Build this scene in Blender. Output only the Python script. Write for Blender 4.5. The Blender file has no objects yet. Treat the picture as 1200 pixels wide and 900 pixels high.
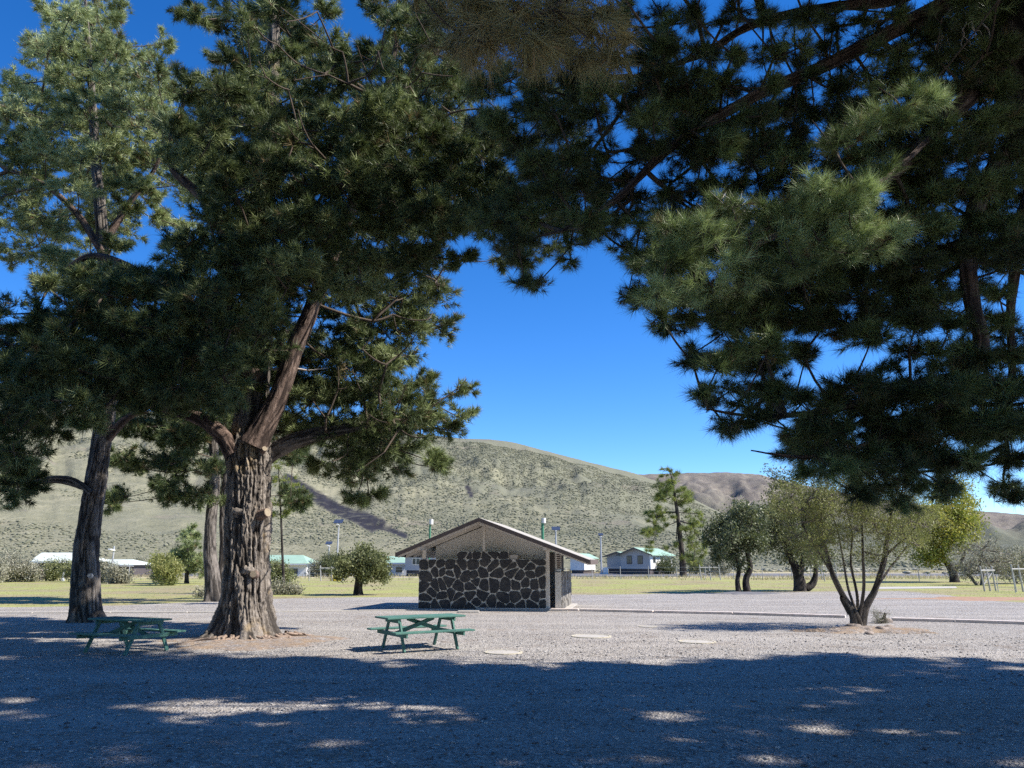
import bpy, math, random
import numpy as np
from mathutils import Vector
R = math.radians
random.seed(7)
rng = np.random.default_rng(11)
S = bpy.context.scene
COL = S.collection

# ------------------------------------------------------------------ camera
PITCH = R(13.1); EYE = 1.6; F = 900.0
cam_d = bpy.data.cameras.new('camera'); cam = bpy.data.objects.new('camera', cam_d); COL.objects.link(cam)
cam.location = (0, 0, EYE); cam.rotation_euler = (R(90) + PITCH, 0, 0)
cam_d.sensor_width = 36; cam_d.lens = 27; cam_d.clip_start = .05; cam_d.clip_end = 9000
S.camera = cam
CT, ST = math.cos(PITCH), math.sin(PITCH)
def ray(px, py):
    x = (np.asarray(px, float) - 600) / F; y = (450 - np.asarray(py, float)) / F
    return np.stack([x, CT - y * ST, ST + y * CT], -1)
def G(px, py, z=0.0):
    d = ray(px, py); k = (z - EYE) / d[..., 2]
    return np.array([d[0] * k, d[1] * k, z])
def P(px, py, Y):
    d = ray(px, py); k = np.asarray(Y) / d[..., 1]
    return d * k[..., None] + np.array([0, 0, EYE])
def pix(p):
    q = p - np.array([0, 0, EYE]); dep = q[:, 1] * CT + q[:, 2] * ST; up = -q[:, 1] * ST + q[:, 2] * CT
    return 600 + F * q[:, 0] / dep, 450 - F * up / dep

# ------------------------------------------------------------------ light
EL, AZ = R(46), R(-9)
SUN = np.array([math.cos(EL) * math.cos(AZ), math.cos(EL) * math.sin(AZ), math.sin(EL)])
sd = bpy.data.lights.new('sun', 'SUN'); sd.energy = 5.0; sd.angle = R(.53); sd.color = (1, .945, .86)
so = bpy.data.objects.new('sun', sd); COL.objects.link(so); so.location = (0, 0, 50)
so.rotation_euler = Vector(SUN).to_track_quat('Z', 'Y').to_euler()
W = bpy.data.worlds.new('World'); S.world = W; W.use_nodes = True
wn = W.node_tree.nodes; wl = W.node_tree.links; wn.clear()
sky = wn.new('ShaderNodeTexSky'); sky.sky_type = 'NISHITA'; sky.sun_disc = False
sky.sun_elevation = EL; sky.sun_rotation = R(90) - AZ; sky.altitude = 2200; sky.air_density = 1.0; sky.dust_density = .15; sky.ozone_density = 4.0
bg = wn.new('ShaderNodeBackground'); bg.inputs['Strength'].default_value = .14
hs = wn.new('ShaderNodeHueSaturation'); hs.inputs['Saturation'].default_value = 1.3; hs.inputs['Value'].default_value = 1; hs.inputs['Hue'].default_value = .508
wo = wn.new('ShaderNodeOutputWorld'); wl.new(sky.outputs[0], hs.inputs['Color']); wl.new(hs.outputs[0], bg.inputs[0]); wl.new(bg.outputs[0], wo.inputs[0])
S.view_settings.view_transform = 'Standard'; S.view_settings.look = 'None'; S.view_settings.exposure = .80; S.view_settings.gamma = 1
S.render.engine = 'CYCLES'
S.cycles.max_bounces = 6; S.cycles.diffuse_bounces = 3; S.cycles.glossy_bounces = 2; S.cycles.transmission_bounces = 3; S.cycles.transparent_max_bounces = 6
S.cycles.use_denoising = False

# ------------------------------------------------------------------ noise
def _h(ix, iy, iz):
    n = (ix * 374761393 + iy * 668265263 + iz * 2147483647 + 1013904223) & 0xffffffff
    n = ((n ^ (n >> 13)) * 1274126177) & 0xffffffff
    n = n ^ (n >> 16)
    return (n & 0xffff) / 65535.0
def vn(p):
    p = np.asarray(p, float); i = np.floor(p).astype(np.int64); f = p - i; f = f * f * (3 - 2 * f)
    x, y, z = i[..., 0], i[..., 1], i[..., 2]; o = 0
    for a in (0, 1):
        for b in (0, 1):
            for c in (0, 1):
                w = (f[..., 0] if a else 1 - f[..., 0]) * (f[..., 1] if b else 1 - f[..., 1]) * (f[..., 2] if c else 1 - f[..., 2])
                o = o + w * _h(x + a, y + b, z + c)
    return o
def fbm(p, o=4):
    s = 0; a = .5; t = 0; p = np.asarray(p, float)
    for k in range(o):
        s = s + a * vn(p + 17.3 * k); t += a; a *= .5; p = p * 2.03
    return s / t
def unit(v): return v / np.maximum(np.linalg.norm(v, axis=-1, keepdims=True), 1e-9)

# ------------------------------------------------------------------ object helpers
def tag(o, label=None, cat=None, group=None, kind=None):
    if label: o['label'] = label
    if cat: o['category'] = cat
    if group: o['group'] = group
    if kind: o['kind'] = kind
    return o
def empty(name, loc, label, cat, group=None, rz=0):
    o = bpy.data.objects.new(name, None); COL.objects.link(o); o.location = tuple(float(v) for v in loc); o.rotation_euler = (0, 0, rz)
    o.empty_display_size = .2
    return tag(o, label, cat, group)
def link(name, me, mat, parent=None, smooth=False):
    o = bpy.data.objects.new(name, me); COL.objects.link(o)
    if mat: me.materials.append(mat)
    if parent: o.parent = parent
    if smooth: me.polygons.foreach_set('use_smooth', np.ones(len(me.polygons), bool))
    return o
def npmesh(name, V, Fc, mat, parent=None, smooth=False, attrs=None, world=True):
    """V (n,3) world coordinates, Fc (k,3|4) or list of arrays"""
    V = np.array(V, float)
    if parent is not None and world: V = V - np.array(parent.location)
    Fl = Fc if isinstance(Fc, list) else [Fc]
    me = bpy.data.meshes.new(name); me.vertices.add(len(V)); me.vertices.foreach_set('co', V.astype(np.float32).ravel())
    loops = np.concatenate([f.ravel() for f in Fl]); tot = np.concatenate([np.full(len(f), f.shape[1]) for f in Fl])
    me.loops.add(len(loops)); me.loops.foreach_set('vertex_index', loops.astype(np.int32))
    st = np.concatenate([[0], np.cumsum(tot)[:-1]]); me.polygons.add(len(tot)); me.polygons.foreach_set('loop_start', st.astype(np.int32))
    me.update(calc_edges=True)
    for k, v in (attrs or {}).items():
        a = me.attributes.new(k, 'FLOAT', 'POINT'); a.data.foreach_set('value', np.asarray(v, np.float32))
    return link(name, me, mat, parent, smooth)
class MB:
    def __init__(s): s.v = []; s.f = []
    def add(s, v, f):
        n = len(s.v); s.v += [tuple(map(float, p)) for p in v]; s.f += [tuple(i + n for i in q) for q in f]; return s
    def box(s, a, b, M=None):
        (x0, y0, z0), (x1, y1, z1) = a, b
        v = [(x0, y0, z0), (x1, y0, z0), (x1, y1, z0), (x0, y1, z0), (x0, y0, z1), (x1, y0, z1), (x1, y1, z1), (x0, y1, z1)]
        if M: v = [M(p) for p in v]
        return s.add(v, [(0, 3, 2, 1), (4, 5, 6, 7), (0, 1, 5, 4), (1, 2, 6, 5), (2, 3, 7, 6), (3, 0, 4, 7)])
    def bar(s, p, q, w, h, up=(0, 0, 1), roll=None):
        p = np.array(p, float); q = np.array(q, float); d = unit(q - p); up = np.array(up, float)
        sd_ = np.cross(d, up)
        if np.linalg.norm(sd_) < 1e-3: sd_ = np.cross(d, (0, 1, 0))
        sd_ = unit(sd_); u = np.cross(sd_, d); v = []
        for e in (p, q):
            for a, b in ((-1, -1), (1, -1), (1, 1), (-1, 1)): v.append(e + sd_ * a * w / 2 + u * b * h / 2)
        return s.add(v, [(3, 2, 1, 0), (4, 5, 6, 7), (0, 1, 5, 4), (1, 2, 6, 5), (2, 3, 7, 6), (3, 0, 4, 7)])
    def cyl(s, p, q, r0, r1=None, n=10):
        r1 = r0 if r1 is None else r1
        p = np.array(p, float); q = np.array(q, float); d = unit(q - p); a = np.cross(d, (0, 0, 1)) if abs(d[2]) < .9 else np.cross(d, (0, 1, 0))
        a = unit(a); b = np.cross(d, a); v = []
        for e, r in ((p, r0), (q, r1)):
            for k in range(n):
                t = 2 * math.pi * k / n; v.append(e + a * math.cos(t) * r + b * math.sin(t) * r)
        return s.add(v, [tuple(range(n))[::-1], tuple(range(n, 2 * n))] + [(k, (k + 1) % n, n + (k + 1) % n, n + k) for k in range(n)])
    def prism(s, poly, off):
        n = len(poly); off = np.array(off, float); v = list(poly) + [np.array(p) + off for p in poly]
        return s.add(v, [tuple(range(n))[::-1], tuple(range(n, 2 * n))] + [(k, (k + 1) % n, n + (k + 1) % n, n + k) for k in range(n)])
    def build(s, name, mat, parent=None, bevel=0, smooth=False):
        me = bpy.data.meshes.new(name); me.from_pydata(s.v, [], s.f); me.update()
        import bmesh
        bm = bmesh.new(); bm.from_mesh(me); bmesh.ops.recalc_face_normals(bm, faces=bm.faces); bm.to_mesh(me); bm.free()
        o = link(name, me, mat, parent, smooth)
        if bevel:
            m = o.modifiers.new('bevel', 'BEVEL'); m.width = bevel; m.segments = 2; m.limit_method = 'ANGLE'
        return o
def copy_tree(o, parent=None):
    c = o.copy(); COL.objects.link(c); c.parent = parent
    for ch in [x for x in COL.objects if x.parent == o]: copy_tree(ch, c)
    return c

# ------------------------------------------------------------------ materials
class NT:
    def __init__(s, name):
        s.m = bpy.data.materials.new(name); s.m.use_nodes = True; s.t = s.m.node_tree; s.t.nodes.clear()
        s.out = s.n('ShaderNodeOutputMaterial'); s.b = s.n('ShaderNodeBsdfPrincipled'); s.l(s.b.outputs[0], s.out.inputs[0])
        s.b.inputs['Specular IOR Level'].default_value = .3
        s.co = s.n('ShaderNodeTexCoord').outputs['Object']
    def n(s, t, **k):
        q = s.t.nodes.new(t)
        for a, v in k.items(): setattr(q, a, v)
        return q
    def l(s, a, b): s.t.links.new(a, b)
    def set(s, sock, v):
        if hasattr(v, 'is_output') or isinstance(v, bpy.types.NodeSocket): s.l(v, sock)
        else: sock.default_value = v
    def mapp(s, scale=(1, 1, 1), vec=None):
        q = s.n('ShaderNodeMapping'); s.l(vec or s.co, q.inputs[0]); q.inputs['Scale'].default_value = scale; return q.outputs[0]
    def noise(s, sc, det=4, rough=.6, vec=None, dist=0):
        q = s.n('ShaderNodeTexNoise'); s.l(vec or s.co, q.inputs['Vector']); q.inputs['Scale'].default_value = sc; q.inputs['Detail'].default_value = det
        q.inputs['Roughness'].default_value = rough; q.inputs['Distortion'].default_value = dist; return q.outputs[0]
    def voro(s, sc, feat='F1', out='Distance', vec=None):
        q = s.n('ShaderNodeTexVoronoi'); q.feature = feat; s.l(vec or s.co, q.inputs['Vector']); q.inputs['Scale'].default_value = sc; return q.outputs[out]
    def ramp(s, f, stops, interp='LINEAR'):
        q = s.n('ShaderNodeValToRGB'); s.l(f, q.inputs[0]); e = q.color_ramp.elements; q.color_ramp.interpolation = interp
        while len(e) < len(stops): e.new(.5)
        for a, (p, c) in zip(e, stops): a.position = p; a.color = (*c, 1) if len(c) == 3 else (c[0], c[0], c[0], 1)
        return q.outputs[0]
    def mix(s, f, a, b, mode='MIX'):
        q = s.n('ShaderNodeMix'); q.data_type = 'RGBA'; q.blend_type = mode
        s.set(q.inputs[0], f)
        for sock, v in ((q.inputs[6], a), (q.inputs[7], b)):
            if isinstance(v, tuple): sock.default_value = (*v, 1) if len(v) == 3 else v
            else: s.l(v, sock)
        return q.outputs[2]
    def math(s, op, a, b=None):
        q = s.n('ShaderNodeMath'); q.operation = op; s.set(q.inputs[0], a)
        if b is not None: s.set(q.inputs[1], b)
        return q.outputs[0]
    def attr(s, name): q = s.n('ShaderNodeAttribute'); q.attribute_name = name; return q.outputs['Fac']
    def bump(s, h, st=.5, d=.02):
        q = s.n('ShaderNodeBump'); s.l(h, q.inputs['Height']); q.inputs['Strength'].default_value = st; q.inputs['Distance'].default_value = d
        s.l(q.outputs[0], s.b.inputs['Normal']); return s
    def col(s, c, rough=.8):
        if isinstance(c, tuple): s.b.inputs['Base Color'].default_value = (*c, 1)
        else: s.l(c, s.b.inputs['Base Color'])
        s.b.inputs['Roughness'].default_value = rough; return s
def paint(name, c, rough=.6, var=.25, sc=6, bump=.15):
    t = NT(name); n = t.noise(sc, 6, .7); n2 = t.noise(sc * 9, 3)
    d = tuple(v * (1 - var) for v in c); h = tuple(min(1, v * (1 + var * .5)) for v in c)
    cc = t.ramp(n, [(.3, d), (.65, h)]); cc = t.mix(.25, cc, t.ramp(n2, [(.35, d), (.6, h)]))
    return t.col(cc, rough).bump(n2, bump, .005).m
def m_gravel():
    t = NT('gravel')
    v = t.n('ShaderNodeTexVoronoi'); t.l(t.co, v.inputs['Vector']); v.inputs['Scale'].default_value = 34; v.inputs['Randomness'].default_value = 1
    v2 = t.n('ShaderNodeTexVoronoi'); t.l(t.co, v2.inputs['Vector']); v2.inputs['Scale'].default_value = 13
    bw = t.n('ShaderNodeRGBToBW'); t.l(v.outputs['Color'], bw.inputs[0])
    bw2 = t.n('ShaderNodeRGBToBW'); t.l(v2.outputs['Color'], bw2.inputs[0])
    c = t.ramp(bw.outputs[0], [(.15, (.14, .128, .112)), (.45, (.31, .286, .255)), (.7, (.42, .387, .345)), (.92, (.68, .63, .56))])
    c = t.mix(.22, c, t.ramp(bw2.outputs[0], [(.2, (.15, .135, .13)), (.8, (.52, .48, .45))]))
    big = t.noise(.35, 5, .65)
    c = t.mix(t.ramp(big, [(.42, (0,)), (.68, (.30,))]), c, (.30, .255, .215))
    lit = t.noise(3.2, 6, .75)
    c = t.mix(t.ramp(lit, [(.60, (0,)), (.72, (.5,))]), c, (.20, .145, .10))
    far = t.noise(1.1, 3)
    c = t.mix(t.ramp(far, [(.35, (0,)), (.75, (.22,))]), c, (.22, .205, .20))
    tr_ = t.noise(.5, 4, .6, t.mapp((.25, 1.6, 1))); c = t.mix(t.ramp(tr_, [(.47, (0,)), (.62, (.5,))]), c, (.46, .42, .375))
    dr = t.noise(.8, 6, .8); c = t.mix(t.ramp(dr, [(.54, (0,)), (.66, (.6,))]), c, (.20, .15, .11))
    t.col(c, .9)
    h = t.math('ADD', v.outputs['Distance'], t.math('MULTIPLY', v2.outputs['Distance'], .8))
    return t.bump(h, .9, .03).m
def m_lawn():
    t = NT('lawn_grass'); a = t.noise(.22, 5, .6); b = t.noise(6, 5, .7, t.mapp((1, .35, 1))); c3 = t.noise(.07, 3)
    c = t.ramp(a, [(.32, (.23, .175, .115)), (.44, (.31, .26, .13)), (.54, (.27, .29, .08)), (.72, (.38, .37, .12))])
    c = t.mix(t.ramp(b, [(.35, (.0,)), (.7, (.55,))]), c, (.33, .30, .14))
    c = t.mix(t.ramp(c3, [(.5, (0,)), (.65, (.5,))]), c, (.24, .19, .14))
    return t.col(c, .9).bump(b, .6, .06).m
def m_ground():
    t = NT('dry_ground'); a = t.noise(.045, 6, .65); b = t.noise(1.5, 6, .7); v = t.noise(.3, 5, .7)
    c = t.ramp(a, [(.35, (.36, .30, .18)), (.5, (.42, .36, .22)), (.62, (.30, .25, .17))])
    c = t.mix(t.ramp(v, [(.5, (0,)), (.66, (.8,))]), c, (.13, .13, .07))
    c = t.mix(t.ramp(b, [(.4, (0,)), (.7, (.5,))]), c, (.48, .42, .27))
    return t.col(c, .95).bump(b, .6, .1).m
def m_asphalt():
    t = NT('asphalt'); a = t.noise(40, 4); b = t.noise(.5, 5, .7)
    c = t.ramp(a, [(.3, (.10, .10, .11)), (.7, (.18, .175, .19))]); c = t.mix(t.ramp(b, [(.45, (0,)), (.7, (.6,))]), c, (.23, .22, .21))
    return t.col(c, .9).bump(a, .3, .01).m
def m_soil():
    t = NT('bare_soil'); a = t.noise(9, 6, .75); b = t.noise(55, 4, .7)
    c = t.ramp(a, [(.3, (.13, .085, .055)), (.5, (.26, .18, .12)), (.7, (.36, .27, .19))]); c = t.mix(t.ramp(b, [(.4, (0,)), (.65, (.7,))]), c, (.42, .33, .24))
    g = t.n('ShaderNodeTexVoronoi'); t.l(t.co, g.inputs['Vector']); g.inputs['Scale'].default_value = 34; gb = t.n('ShaderNodeRGBToBW'); t.l(g.outputs['Color'], gb.inputs[0])
    c = t.mix(t.ramp(t.noise(2.5, 5, .8), [(.42, (0,)), (.6, (.85,))]), c, t.ramp(gb.outputs[0], [(.15, (.10, .095, .10)), (.5, (.25, .235, .235)), (.9, (.5, .47, .45))]))
    return t.col(c, .95).bump(b, .8, .03).m
def m_bark(name, dark, mid, light, sc=1.0, pat=None):
    t = NT(name); vec = t.mapp((1, 1, .22)); n = t.noise(9 * sc, 8, .72, vec, .6); n2 = t.noise(38 * sc, 5, .7, t.mapp((1, 1, .4))); p = t.noise(1.3, 4, .6)
    c = t.ramp(n, [(.32, dark), (.5, mid), (.66, light)])
    c = t.mix(t.ramp(n2, [(.35, (0,)), (.7, (.5,))]), c, light)
    cv = t.attr('cavity'); c = t.mix(t.ramp(cv, [(0.1, (0,)), (.75, (.85,))]), c, tuple(v * .45 for v in dark))
    if pat: c = t.mix(t.ramp(p, [(.58, (0,)), (.66, (.75,))]), c, pat)
    t.col(c, .95); return t.bump(t.math('ADD', n, t.math('MULTIPLY', n2, .4)), 1, .04).m
def m_leaf(name, cols, trans=.22, rough=.5, spec=.35):
    t = NT(name); a = t.attr('tone')
    c = t.ramp(a, [(i / (len(cols) - 1), c) for i, c in enumerate(cols)])
    t.col(c, rough); t.b.inputs['Specular IOR Level'].default_value = spec
    tr = t.n('ShaderNodeBsdfTranslucent'); tc = t.mix(.35, c, (.16, .2, .05)); t.l(tc, tr.inputs[0])
    mx = t.n('ShaderNodeMixShader'); mx.inputs[0].default_value = trans; t.l(t.b.outputs[0], mx.inputs[1]); t.l(tr.outputs[0], mx.inputs[2]); t.l(mx.outputs[0], t.out.inputs[0])
    return t.m
M = dict(
    gravel=m_gravel(), lawn=m_lawn(), ground=m_ground(), asphalt=m_asphalt(), soil=m_soil(),
    bark=m_bark('pine_bark', (.062, .050, .043), (.21, .178, .150), (.40, .350, .30), 1.6, (.40, .30, .18)),
    bark2=m_bark('grey_pine_bark', (.055, .046, .040), (.165, .143, .124), (.30, .265, .23), 1.6),
    limb=m_bark('limb_bark', (.06, .04, .034), (.17, .115, .09), (.30, .22, .18), 2),
    twig=m_bark('twig_bark', (.05, .035, .026), (.10, .075, .055), (.19, .15, .12), 4),
    treebark=m_bark('grey_tree_bark', (.06, .05, .042), (.15, .125, .105), (.30, .26, .22), 3),
    darkbark=m_bark('dark_tree_bark', (.025, .02, .018), (.06, .05, .042), (.13, .11, .095), 3),
    needle=m_leaf('pine_needles', [(.22, .155, .075), (.032, .052, .02), (.09, .125, .046), (.27, .32, .125), (.50, .56, .28)], .2, .5, .3),
    needle_near=m_leaf('long_pine_needles', [(.22, .155, .075), (.03, .046, .02), (.085, .115, .042), (.23, .31, .11), (.50, .60, .28)], .2, .45, .35),
    needle_brown=m_leaf('brownish_needles', [(.42, .30, .16), (.36, .30, .14), (.30, .28, .13), (.50, .42, .22)], .2, .5, .3),
    needle_y=m_leaf('yellow_green_needles', [(.12, .16, .05), (.26, .31, .08), (.42, .44, .12), (.5, .48, .17)], .45),
    leaf_dark=m_leaf('dark_leaves', [(.05, .065, .03), (.09, .11, .045), (.16, .18, .08), (.32, .32, .20)], .25),
    leaf_mid=m_leaf('olive_leaves', [(.08, .09, .04), (.16, .175, .07), (.26, .275, .12), (.40, .40, .22)], .3),
    leaf_light=m_leaf('light_leaves', [(.16, .17, .05), (.24, .26, .07), (.34, .34, .12), (.42, .38, .15)], .4),
    leaf_yellow=m_leaf('yellow_leaves', [(.18, .22, .04), (.30, .33, .05), (.42, .40, .07), (.52, .38, .08)], .4),
    leaf_grey=m_leaf('grey_leaves', [(.16, .15, .11), (.25, .24, .16), (.33, .32, .23), (.40, .36, .27)], .2),
    dry=m_leaf('dry_blades', [(.34, .27, .13), (.45, .38, .2), (.56, .48, .28), (.30, .30, .12)], .3, .7),
    cut=paint('cut_wood', (.33, .27, .195), .9, .5, 30),
    root=paint('exposed_root', (.30, .225, .175), .85, .4, 14, .5),
    table=0,
    timber=paint('edging_timber', (.60, .52, .47), .85, .35, 5, .5),
    concrete=paint('concrete', (.44, .41, .37), .85, .22, 9, .5),
    beige=paint('beige_paint', (.76, .725, .66), .7, .1, 2),
    beam=paint('beam_paint', (.66, .61, .54), .7, .15, 4),
    fascia=paint('brown_fascia', (.13, .10, .085), .7, .2, 4),
    shingle=paint('roof_covering', (.40, .37, .32), .8, .25, 8),
    greenroof=paint('green_metal_roof', (.27, .40, .31), .85, .12, .8),
    paleroof=paint('pale_metal_roof', (.50, .54, .48), .85, .12, .8),
    white=paint('white_paint', (.74, .73, .69), .6, .08, 3),
    greywall=paint('grey_siding', (.40, .39, .38), .7, .1, 1),
    bluegrey=paint('blue_grey_siding', (.34, .37, .42), .7, .1, 1),
    darkwall=paint('dark_siding', (.09, .075, .075), .8, .2, 2),
    pink=paint('pink_panel', (.42, .20, .19), .8, .18, .6),
    metal=paint('galvanised_metal', (.42, .43, .44), .45, .15, 5),
    postw=paint('whitewashed_post', (.40, .385, .36), .7, .15, 5),
    greenpole=paint('green_pole', (.06, .22, .13), .5, .15, 5),
    yellow=paint('yellow_paint', (.75, .55, .05), .5, .1, 5),
    mortar=paint('mortar', (.66, .63, .57), .95, .25, 14, .5),
    dark_upper=paint('dark_upper_wall', (.05, .045, .045), .8, .2, 4),
)
t = NT('lava_stone'); a = t.noise(16, 6, .7); b = t.noise(2.4, 3)
c = t.ramp(a, [(.3, (.025, .025, .028)), (.6, (.062, .060, .062)), (.8, (.12, .11, .10))]); c = t.mix(t.ramp(b, [(.5, (0,)), (.7, (.45,))]), c, (.13, .115, .10))
t.col(c, .8).bump(a, .8, .02); M['stone'] = t.m
t = NT('weathered_green_paint'); v_ = t.mapp((1, 6, 6)); a = t.noise(3, 6, .7, v_); b = t.noise(16, 6, .75, t.mapp((1, 4, 4)))
c = t.ramp(a, [(.3, (.05, .135, .11)), (.55, (.075, .185, .15)), (.75, (.14, .26, .215))]); c = t.mix(t.ramp(b, [(.60, (0,)), (.66, (.8,))]), c, (.33, .29, .23))
t.col(c, .7).bump(b, .6, .01); M['table'] = t.m
t = NT('sunlit_stone'); a = t.noise(12, 6, .7); b = t.voro(4.5, 'F1', 'Color'); q = t.n('ShaderNodeRGBToBW'); t.l(b, q.inputs[0])
c = t.ramp(q.outputs[0], [(.2, (.06, .055, .052)), (.5, (.14, .13, .12)), (.8, (.26, .24, .21))]); c = t.mix(t.ramp(a, [(.45, (0,)), (.65, (.5,))]), c, (.36, .33, .29))
t.col(c, .85).bump(a, .8, .02); M['stone_sunlit'] = t.m  # paler stone copy with the side wall's sunlight painted in
t = NT('window_glass'); t.col((.03, .04, .05), .12); t.b.inputs['Specular IOR Level'].default_value = .6; M['glass'] = t.m
t = NT('solar_cells'); t.col(t.ramp(t.noise(9, 2), [(.3, (.02, .03, .06)), (.7, (.05, .07, .12))]), .5); M['solar'] = t.m
t = NT('field_rock'); a = t.noise(9, 6, .7); t.col(t.ramp(a, [(.3, (.14, .12, .11)), (.6, (.33, .27, .23)), (.75, (.45, .38, .33))]), .9).bump(a, .9, .03); M['rock'] = t.m

# ------------------------------------------------------------------ ground sheets
def sheet(name, poly, z, mat):
    me = bpy.data.meshes.new(name); me.from_pydata([(float(x), float(y), z) for x, y in poly], [], [tuple(range(len(poly)))]); me.update()
    if me.polygons[0].normal.z < 0: me.flip_normals()
    return tag(link(name, me, mat), kind='structure')
def ragged(pts, step=.5, amp=.35, seed=0):
    out = []
    for a, b in zip(pts[:-1], pts[1:]):
        a = np.array(a[:2], float); b = np.array(b[:2], float); n = max(2, int(np.linalg.norm(b - a) / step)); d = unit(b - a); nn = np.array([-d[1], d[0]])
        for k in range(n):
            p = a + (b - a) * k / n; f = fbm(np.array([p[0] * .9, p[1] * .9, seed]), 4) - .5
            out.append(p + nn * f * amp * 2)
    out.append(np.array(pts[-1][:2], float)); return out
sheet('ground', [(-4000, -400), (4000, -400), (4000, 6000), (-4000, 6000)], 0, M['ground'])
bnd = [(-140, 31), G(-60, 712), G(0, 712), G(100, 711), G(190, 708), G(250, 705), G(310, 702), G(450, 700), G(560, 698), G(700, 697), G(860, 695), G(1000, 693), G(1060, 693), G(1120, 699), G(1170, 705), G(1230, 708), (60, 30), (160, 28)]
lw = ragged(bnd, .35, .5, 3)
sheet('lawn', [(-160, 26)] + [(160, 26)] + ragged([(160, 86), (60, 84), (20, 86), (-30, 84), (-160, 80)], 1.5, 1.2, 9), .006, M['lawn'])
sheet('gravel_lot', [tuple(p) for p in lw] + [(160, -60), (-140, -60)], .012, M['gravel'])
sheet('road', [(-300, 99), (300, 92), (300, 118), (-300, 124)], .008, M['asphalt'])
pa = [G(1030, 688), G(1120, 687.5), G(1122, 689.6), G(1028, 690.5)]
sheet('path', [(p[0], p[1]) for p in pa], .02, M['concrete'])

# ------------------------------------------------------------------ hills
RIDGE = [(-900, 470), (-500, 452), (-200, 452), (0, 468), (200, 484), (400, 499), (470, 506), (540, 514), (575, 515), (600, 518), (650, 531), (700, 544), (745, 555), (775, 566), (800, 578), (830, 594), (870, 612), (920, 634), (1000, 652), (1100, 658)]
RIDGE2 = [(-900, 560), (500, 560), (700, 557), (745, 556), (800, 554.5), (850, 553.5), (890, 556), (930, 566), (1000, 580), (1070, 590), (1140, 598), (1200, 603), (1400, 618), (1700, 630), (2300, 640)]
def azel(tab):
    a = np.array(tab, float); d = ray(a[:, 0], a[:, 1]); return np.arctan2(d[:, 0], d[:, 1]), d[:, 2] / np.hypot(d[:, 0], d[:, 1])
def hill(name, tab, r0, r1, r2, a0, a1, na, nr, rough, gul):
    A, E = azel(tab); az = np.linspace(R(a0), R(a1), na); rr = np.concatenate([np.linspace(r0, r1, nr), np.linspace(r1, r2, 14)[1:]])
    AZm, RR = np.meshgrid(az, rr); el = np.interp(AZm, A, E)
    t = np.clip((RR - r0) / (r1 - r0), 0, 1); H1 = EYE + r1 * el
    X = RR * np.sin(AZm); Y = RR * np.cos(AZm)
    gl = fbm(np.stack([AZm * gul, RR / (r1 * .25), AZm * 0 + 3], -1), 4)
    gd = fbm(np.stack([X / 90, Y / 90, X * 0 + 5], -1), 5) - .5
    prof = t ** 1.18
    z = H1 * prof * (1 - .16 * np.abs(gl * 2 - 1) * np.sin(np.pi * t)) + rough * gd * np.sin(np.pi * np.clip(t, 0, 1)) ** .8 * 2
    z += rough * .12 * (fbm(np.stack([X / 18, Y / 18, X * 0 + 9], -1), 4) - .5) * np.minimum(1, t * 8)
    back = np.clip((RR - r1) / (r2 - r1), 0, 1); z = np.where(RR > r1, H1 * (1 - back * .5), z) - (t <= 0) * .5
    n0, n1 = RR.shape; idx = np.arange(n0 * n1).reshape(n0, n1)
    Fc = np.stack([idx[:-1, :-1], idx[:-1, 1:], idx[1:, 1:], idx[1:, :-1]], -1).reshape(-1, 4)
    return X, Y, z, Fc, az, rr, t
def mh(name, main):
    t = NT(name); n1 = t.noise(.010, 8, .62); n2 = t.noise(.11, 9, .78, t.mapp((1, .45, 1))); n3 = t.noise(.5, 5, .7); hgt = t.attr('height')
    if main:
        grass = t.ramp(n2, [(.33, (.14, .138, .085)), (.48, (.225, .212, .13)), (.66, (.34, .31, .205))])
        shrub = t.ramp(n3, [(.3, (.115, .12, .082)), (.7, (.185, .185, .13))])
        f = t.math('ADD', t.math('MULTIPLY', hgt, .30), t.math('ADD', t.math('MULTIPLY', n1, .75), t.math('MULTIPLY', n3, .35)))
        c = t.mix(t.ramp(f, [(.54, (.12,)), (.70, (.78,))]), grass, shrub)
        c = t.mix(t.ramp(t.noise(.02, 5, .7), [(.58, (0,)), (.68, (.45,))]), c, (.23, .17, .15))
        lv = t.attr('lava'); lf = t.math('MULTIPLY', lv, t.ramp(t.noise(.12, 5, .7), [(.33, (.55,)), (.5, (1,))])); c = t.mix(lf, c, (.022, .02, .026))
    else:
        c = t.ramp(n1, [(.3, (.13, .115, .095)), (.5, (.195, .17, .135)), (.7, (.27, .235, .185))])
        st = t.noise(.05, 5, .7, t.mapp((1, 1, .15))); c = t.mix(t.ramp(st, [(.45, (0,)), (.62, (.6,))]), c, (.11, .09, .09))
        gr = t.ramp(n2, [(.3, (.10, .115, .085)), (.7, (.19, .19, .13))]); c = t.mix(t.ramp(hgt, [(.35, (.9,)), (.62, (0,))]), c, gr)
    return t.col(c, .95).bump(t.math('ADD', n3, n2), .8, 1.2 if main else 4).m
X, Y, Z, Fc, haz, hrr, tt = hill('h', RIDGE, 190, 1250, 1900, -62, 36, 620, 210, 16, 26)
Vh = np.stack([X, Y, Z], -1)
hp, hq = pix(Vh.reshape(-1, 3)); LV = []
for pl, w in (([(336, 562), (352, 571), (372, 583), (395, 597), (418, 606), (436, 617)], 7), ([(436, 617), (455, 620), (475, 628)], 3), ([(548, 571), (552, 580)], 3), ([(420, 600), (450, 612)], 3)):
    for a, b in zip(pl[:-1], pl[1:]): LV.append((a, b, w))
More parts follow.
